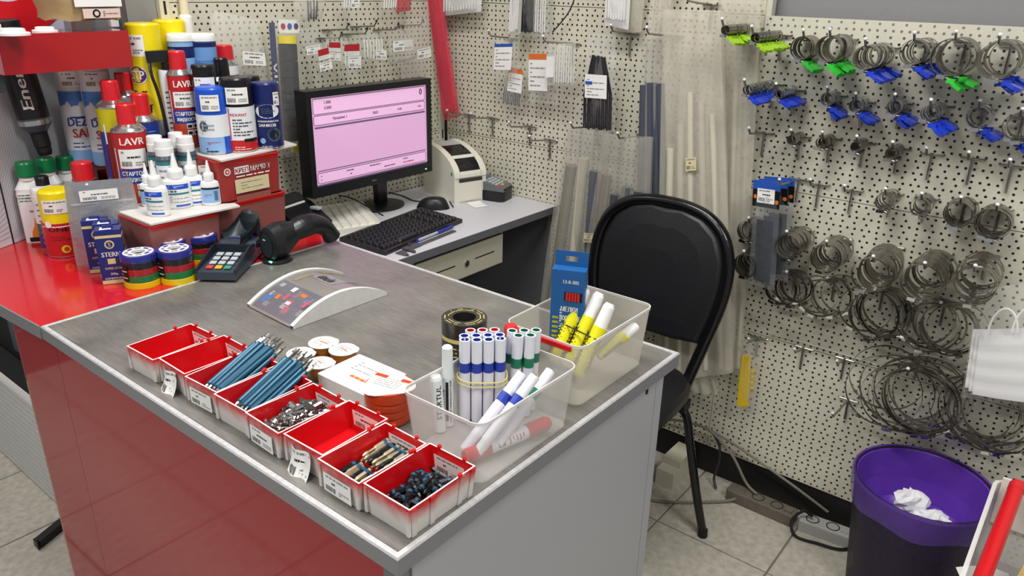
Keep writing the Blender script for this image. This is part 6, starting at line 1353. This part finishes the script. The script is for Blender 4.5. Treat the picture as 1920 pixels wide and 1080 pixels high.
# tall tape pack: a column of black rolls beside a printed strip
q0 = quad('B', .07, ((500, 28), (556, 28), (572, 292), (520, 292))); o = q0(.5, .99); t = thing('tape_column_pack', 'tall hanging pack of black tape rolls with blue lettered strip', 'tape pack', o); f_ = lambda u, v, h=0: q0(u, v, h)-o
MB().grid(lambda u, v: f_(.02+.2*u, .1+.85*v, .003), 1, 1, 'navy').build('blue_strip', t); mb = MB(); mb.text(lambda u, v, hh=0: f_(.12+u*.9, .42+v, .005+hh), 'ИЗОЛЕНТА', 0, 0, .13, 'logo_white', .5, 0, pi/2); mb.build('lettering', t)
for i in range(6):
    a = f_(.62, .12+.115*i, .0); b_ = f_(.62, .12+.115*(i+.94), .0); MB().cyl(a, b_, .026, 'tie_black', n=20).build('tape_roll', t)
MB().cyl(f_(.62, .81, 0), f_(.62, .86, 0), .027, 'yellow', n=20).build('yellow_roll', t)
mb = MB(); mb.patch(f_, .28, .88, .98, .97, 'tag_white', .012, 2)
for i in range(3): mb.disc(f_, .42+.22*i, .925, .08, ['hdr_red', 'hdr_blue', 'c_violet'][i], .013, 10, .022)
mb.build('header_card', t); MB().grid(lambda u, v: f_(u, v, .03*sin(pi*u)**.5+.002*sin(v*30)), 10, 12, 'bag_clear').build('wrap', t); px_tag(t, f_, .7, .05, 1.0, .12, .03, 3); px_patch(t, f_, 'green_label', .3, .04, .6, .1, 'c_olive', .028)
# ---------------------------------------------------------------- waste basket with purple liner
mat('mesh_dark', '#2a2430', .45, .3); film('liner', '#6a3cb4', .9, .3, .5, 25); film('liner_over', '#6a48ad', .55, .3, .5, 25); mat('crumple_paper', '#e9e9ea', .8)
bx_, by_, bh, br0, br1 = -.170, 1.880, .35, .122, .157
t = thing('waste_basket', 'black mesh waste basket with purple liner under the clamp rings', 'waste basket', (bx_, by_, 0))
mb = MB(); n, rows = 150, 84                    # woven wire wall
def bp_(i, k): r = br0+(br1-br0)*k/rows; a = 2*pi*i/n; return Vector((r*cos(a), r*sin(a), .004+(bh-.008)*k/rows))
vs, fs = [], []
for k in range(rows):
    for i in range(n):
        for di, dk in ((.0, 0), (.45, 0), (.45, 1), (.0, 1)): pass
        s = len(vs); vs += [bp_(i, k), bp_(i+.55, k), bp_(i+.55, k+1), bp_(i, k+1), bp_(i+.55, k), bp_(i+1, k), bp_(i+1, k+.55), bp_(i+.55, k+.55)]; fs += [(s, s+1, s+2, s+3), (s+4, s+5, s+6, s+7)]
mb.add(vs, fs, 'mesh_dark'); o = mb.build('mesh_wall', t); o['kind'] = 'stuff'
MB().lathe([(br0, 0), (br0, .006)], 'mesh_dark', 40).build('bottom', t)
MB().tube([(br1*cos(2*pi*i/40), br1*sin(2*pi*i/40), bh) for i in range(40)], .004, 'mesh_dark', 8, True).build('rim', t)
ln = thing('bin_liner', 'thin purple plastic liner folded over the basket rim', 'bin liner', (bx_, by_, .05))
def rin(a, k): return 1+(.02*sin(a*7+k*2)+.018*sin(a*13+k))*(k < 5)
mb = MB(); pr = [(.02, .205), (.08, .20), (.112, .195), (.128, .215), (.140, .27), (br1-.007, bh-.003), (br1+.004, bh+.006), (br1+.0075, bh-.002)]
mb.rings([[Vector((r*rin(2*pi*i/48, k)*cos(2*pi*i/48), r*rin(2*pi*i/48, k)*sin(2*pi*i/48), z-.05)) for i in range(48)] for k, (r, z) in enumerate(pr[:-1])], 'liner', False, False); mb.build('lining', ln); MB().lathe([(.02, -.03), (.108, -.028), (.116, .03), (.127, .16)], 'liner', 40, False, False).build('lower_bag', ln)
mb = MB(); mb.rings([[Vector((r*cos(2*pi*i/48), r*sin(2*pi*i/48), z-.05+.006*sin(i*.8)*(k > 1))) for i in range(48)] for k, (r, z) in enumerate(((br1+.005, bh+.006), (br1+.008, bh-.002), (br1+.005, bh-.045), (br1+.001, bh-.066)))], 'liner_over', False, False); mb.build('folded_edge', ln)
def crumpled(name, label, c, sx, sy, sz, seed, parent=None):
    rr = random.Random(seed); n1, n2 = 14, 9; off = [[rr.uniform(.7, 1.2) for _ in range(n1)] for _ in range(n2+1)]
    mb = MB(); mb.rings([[Vector((sx*max(.02, sin(pi*k/n2))*off[k][i]*cos(2*pi*i/n1), sy*max(.02, sin(pi*k/n2))*off[k][i]*sin(2*pi*i/n1), sz*(1-cos(pi*k/n2))*(.85+.3*off[k][i]*.5))) for i in range(n1)] for k in range(n2+1)], 'crumple_paper', True, True, False)
    return tg(mb.build(name, None, c, .4), label, 'paper')
crumpled('crumpled_paper', 'crumpled white paper lying on the purple liner', tuple(onz(1700, 962, .235)), .042, .03, .036, 2)
crumpled('crumpled_paper', 'smoother white paper scrap beside the crumpled ball in the liner', tuple(onz(1745, 985, .235)), .042, .03, .02, 5)
# ---------------------------------------------------------------- power strips, cords, base
mat('strip_grey', '#b3b2ae', .5); mat('strip_dark', '#6f675c', .6, noise=.15, nscale=40); mat('cord_grey', '#7d786c', .55); mat('socket_dark', '#2d2c2a', .5)
def pstrip(name, label, a, b_, m_, n, w=.05, h=.038, dark=False):
    d = b_-a; L = d.length; t = thing(name, label, 'power strip', ((a.x+b_.x)/2, (a.y+b_.y)/2, 0), atan2(d.y, d.x))
    MB().rbox((L, w, h), .008, m_, 3, top_r=.004).build('case', t)
    for i in range(n):
        x = -L/2+L*(i+.6)/(n+.6); mb = MB(); mb.lathe([(.019, h-.003), (.019, h+.001), (.016, h+.001), (.016, h-.006)], 'socket_dark' if not dark or i else m_, 18, True, True, (x, 0, 0)); mb.build('socket', t)
    MB().span((L/2-.035, -.012, h), (L/2-.01, .012, h+.004), m_).build('switch', t); return t
pstrip('power_strip', 'pale grey socket strip on the floor beside the purple basket', Vector((-.462, 1.985, 0)), Vector((-.315, 2.0, 0)), 'strip_grey', 2)
pstrip('power_strip', 'grimy brown taped socket strip on the floor under the pegboard', Vector((-.685, 1.985, 0)), Vector((-.475, 1.985, 0)), 'strip_dark', 3, dark=True)
def cord(label, pts, r, m_): return tg(MB().tube(smooth_path(pts, 7), r, m_, 7).build('cable'), label, 'cable')
cord('grey cord arching from behind the chair down to the brown socket strip', [(-.95, 2.03, .15), (-.86, 2.025, .175), (-.78, 2.02, .175), (-.70, 2.01, .13), (-.64, 2.0, .06), (-.60, 1.99, .043)], .0045, 'cord_grey')
cord('second grey cord drooping along the pegboard bottom', [(-.80, 2.025, .18), (-.70, 2.03, .155), (-.60, 2.035, .12), (-.50, 2.038, .085), (-.40, 2.035, .05)], .004, 'cord_grey')
cord('dark cord dropping from the arch to the black kick plate', [(-.775, 2.022, .172), (-.748, 2.02, .14), (-.738, 2.015, .09), (-.742, 2.0, .03), (-.725, 1.985, .006)], .004, 'socket_dark')
cord('grey cord lying across the floor tiles from the chair leg to the strip', [(-.92, 1.84, .006), (-.86, 1.80, .006), (-.79, 1.84, .006), (-.72, 1.90, .006), (-.66, 1.955, .012), (-.635, 1.975, .044)], .0045, 'cord_grey')
cord('black cord looping over the pale socket strip', [(-.43, 1.985, .05), (-.455, 1.975, .062), (-.475, 1.95, .03), (-.45, 1.925, .006), (-.39, 1.935, .006), (-.335, 1.95, .006), (-.30, 1.99, .006)], .0045, 'black_matte')
t = thing('shelf_foot', 'beige metal shelf foot standing on the floor behind the chair', 'shelf foot', (-.86, 1.99, 0)); MB().span((-.03, -.10, 0), (.03, .045, .06), 'drawer_beige').build('foot', t); MB().span((-.03, -.06, .06), (.03, .045, .085), 'drawer_beige').build('upright_stub', t)
# crate with tool handles in the lower right corner
mat('crate_clear', '#dedbd8', .25, alpha=.5); mat('cork', '#b3955f', .8, noise=.3, nscale=300); mat('crate_card', '#e6dcd2', .7)
CX = thing('plastic_tub', 'long milky plastic tub beside the waste basket, red rod lying across it', 'plastic tub', (.083, 1.43, 0), 0)
MB().tub((.205, .60, .50), .02, .003, 'crate_clear', taper=1.07, n=3, rim=.005, mrim='box_rim').build('tub', CX)
MB().span((-.10, .306, .40), (.05, .312, .515), 'crate_card').build('card_lining', CX)
p0, p1 = Vector((-.004, 1.30, .44)), onz(1909, 908, .522); d = p1-p0; L = d.length
t = thing('plastic_rod', 'red plastic rod leaning on the end of the milky tub', 'rod', (0, 0, 0)); t.matrix_world = dirmat(p0, d)
MB().lathe([(.015, 0), (.015, L*.96), (.0135, L)], 'red_plastic', 16).build('rod', t); MB().lathe([(.0155, L*.94), (.0158, L*.985), (.0135, L*.987)], 'red_cap', 16, False, False).build('end_cap', t)
for k, (lab, x, y, z) in enumerate((('white paper slip lying in the milky tub', .03, 1.53, .36), ('second white paper slip under the red rod in the milky tub', .06, 1.46, .34), ('crumpled paper scrap beside the cork strip in the tub', .03, 1.42, .36))):
    o = MB().grid(lambda u, v: Vector(((u-.5)*.10, (v-.5)*.14, .012*sin(u*3+k)+.02*v*(k+1)*.6)), 4, 4, 'paper').build('paper_slip', None, (x, y, z), .5+k); tg(o, lab, 'paper')
o = MB().prism([(-.03, -.24), (.03, -.24), (.03, .22), (-.03, .22)], 0, .012, 'cork').build('cork_strip', None, (.078, 1.40, .507), (0, 0, -.12)); tg(o, 'speckled cork strip lying across the milky tub', 'cork strip')
# ---------------------------------------------------------------- left: ribbed crate and stand foot on the floor
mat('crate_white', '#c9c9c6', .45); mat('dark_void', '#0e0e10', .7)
a, b_ = onz(0, 845, 0), onz(88, 945, 0)
t = thing('ribbed_crate', 'low white ribbed plastic crate on the floor past the red counter', 'crate', (-2.46, .80, 0), 0)
hC = zat(-2.42, .64, 712)
MB().span((-.42, -.165, 0), (.33, .3, .012), 'crate_white').build('floor_pan', t)
for i in range(16):
    z = .01+(hC-.01)*i/16; MB().span((-.42, -.17+.0, z), (.33, -.155, z+(hC/16)*.72), 'crate_white').build('slat', t)
MB().span((-.415, -.156, .01), (.325, -.152, hC), 'crate_card').build('inner_wall', t); MB().span((.322, -.15, .01), (.33, .3, hC), 'crate_white').build('end_wall', t); MB().span((-.41, -.15, hC*.3), (.32, .29, hC*.98), 'dark_void').build('dark_void_fill', t)  # black fill puts the dark of the crate's inside into its colour
t = thing('dark_void_block', 'black block standing in for the dark void above the ribbed crate', 'void block', (-2.75, .82, 0)); MB().span((-.3, -.1, hC+.002), (.42, .3, hC+.25), 'dark_void').build('body', t); MB().span((-.3, .31, 0), (.42, .34, hC+.25), 'dark_void').build('back', t); MB().span((.2, -.104, hC+.03), (.38, -.1, hC+.2), 'c_slate').build('front_patch', t)  # black block added in place of the dark void over the crate
t = thing('foot_rail', 'black metal foot bar on the floor tiles by the red counter end', 'foot bar', (0, 0, 0)); a, b_ = onz(72, 1028, 0), onz(112, 990, 0)
MB().cyl((a.x, a.y, .016), (b_.x-.004, b_.y+.03, .016), .016, 'black_matte', n=4).build('bar', t); MB().cyl((a.x, a.y-.004, .016), (a.x, a.y, .016), .017, 'black_plastic', n=4).build('end_cap', t)
# ---------------------------------------------------------------- pieces of a part go under that part
HOST = {'printed_label': 0, 'price_tag': 0, 'torn_price_tag': 0, 'print': 0, 'lettering': 0, 'core_label': 0, 'wrap_label': 0, 'paper_label': 0, 'printed_logo': 0, 'label_slot': 0, 'printed_lid': 0, 'printed_icon': 0, 'red_letter': 0, 'paper_tag': 0, 'key': 0, 'socket': 0, 'space_bar': 0, 'rib': 0, 'stacking_peg': 0, 'header_card': 0, 'blue_header': 0, 'black_header': 0, 'orange_mark': 0, 'crayon': 0, 'screw': 1, 'thumb_key': 1, 'display': 0, 'lock': 0, 'slot': 0, 'face_plate': 0, 'indicator': 0, 'receipt_edge': 0, 'feed_button': 0, 'flap': 0, 'zip_strip': 0}
MAIN = ('body', 'carton', 'tray', 'bag', 'barrel', 'bottle', 'roll', 'pouch_body', 'bag_body', 'tube', 'case', 'housing', 'upper_case', 'lower_case', 'board', 'film', 'head', 'tape_roll', 'front', 'box', 'card', 'wrap')
stem = lambda o: o.name.split('.')[0]
for top in [o for o in COL.objects if o.parent is None and o.type == 'EMPTY']:
    kids = list(top.children); names = {}
    for k in kids: names.setdefault(stem(k), k)
    main = next((names[m_] for m_ in MAIN if m_ in names and names[m_].location.length < 1e-6), None)
    for k in kids:
        w_ = HOST.get(stem(k)); host = names.get('screw_housing') if w_ == 1 else (main if w_ == 0 else None)
        if host is not None and host is not k and not k.children and k.parent == top: k.parent = host
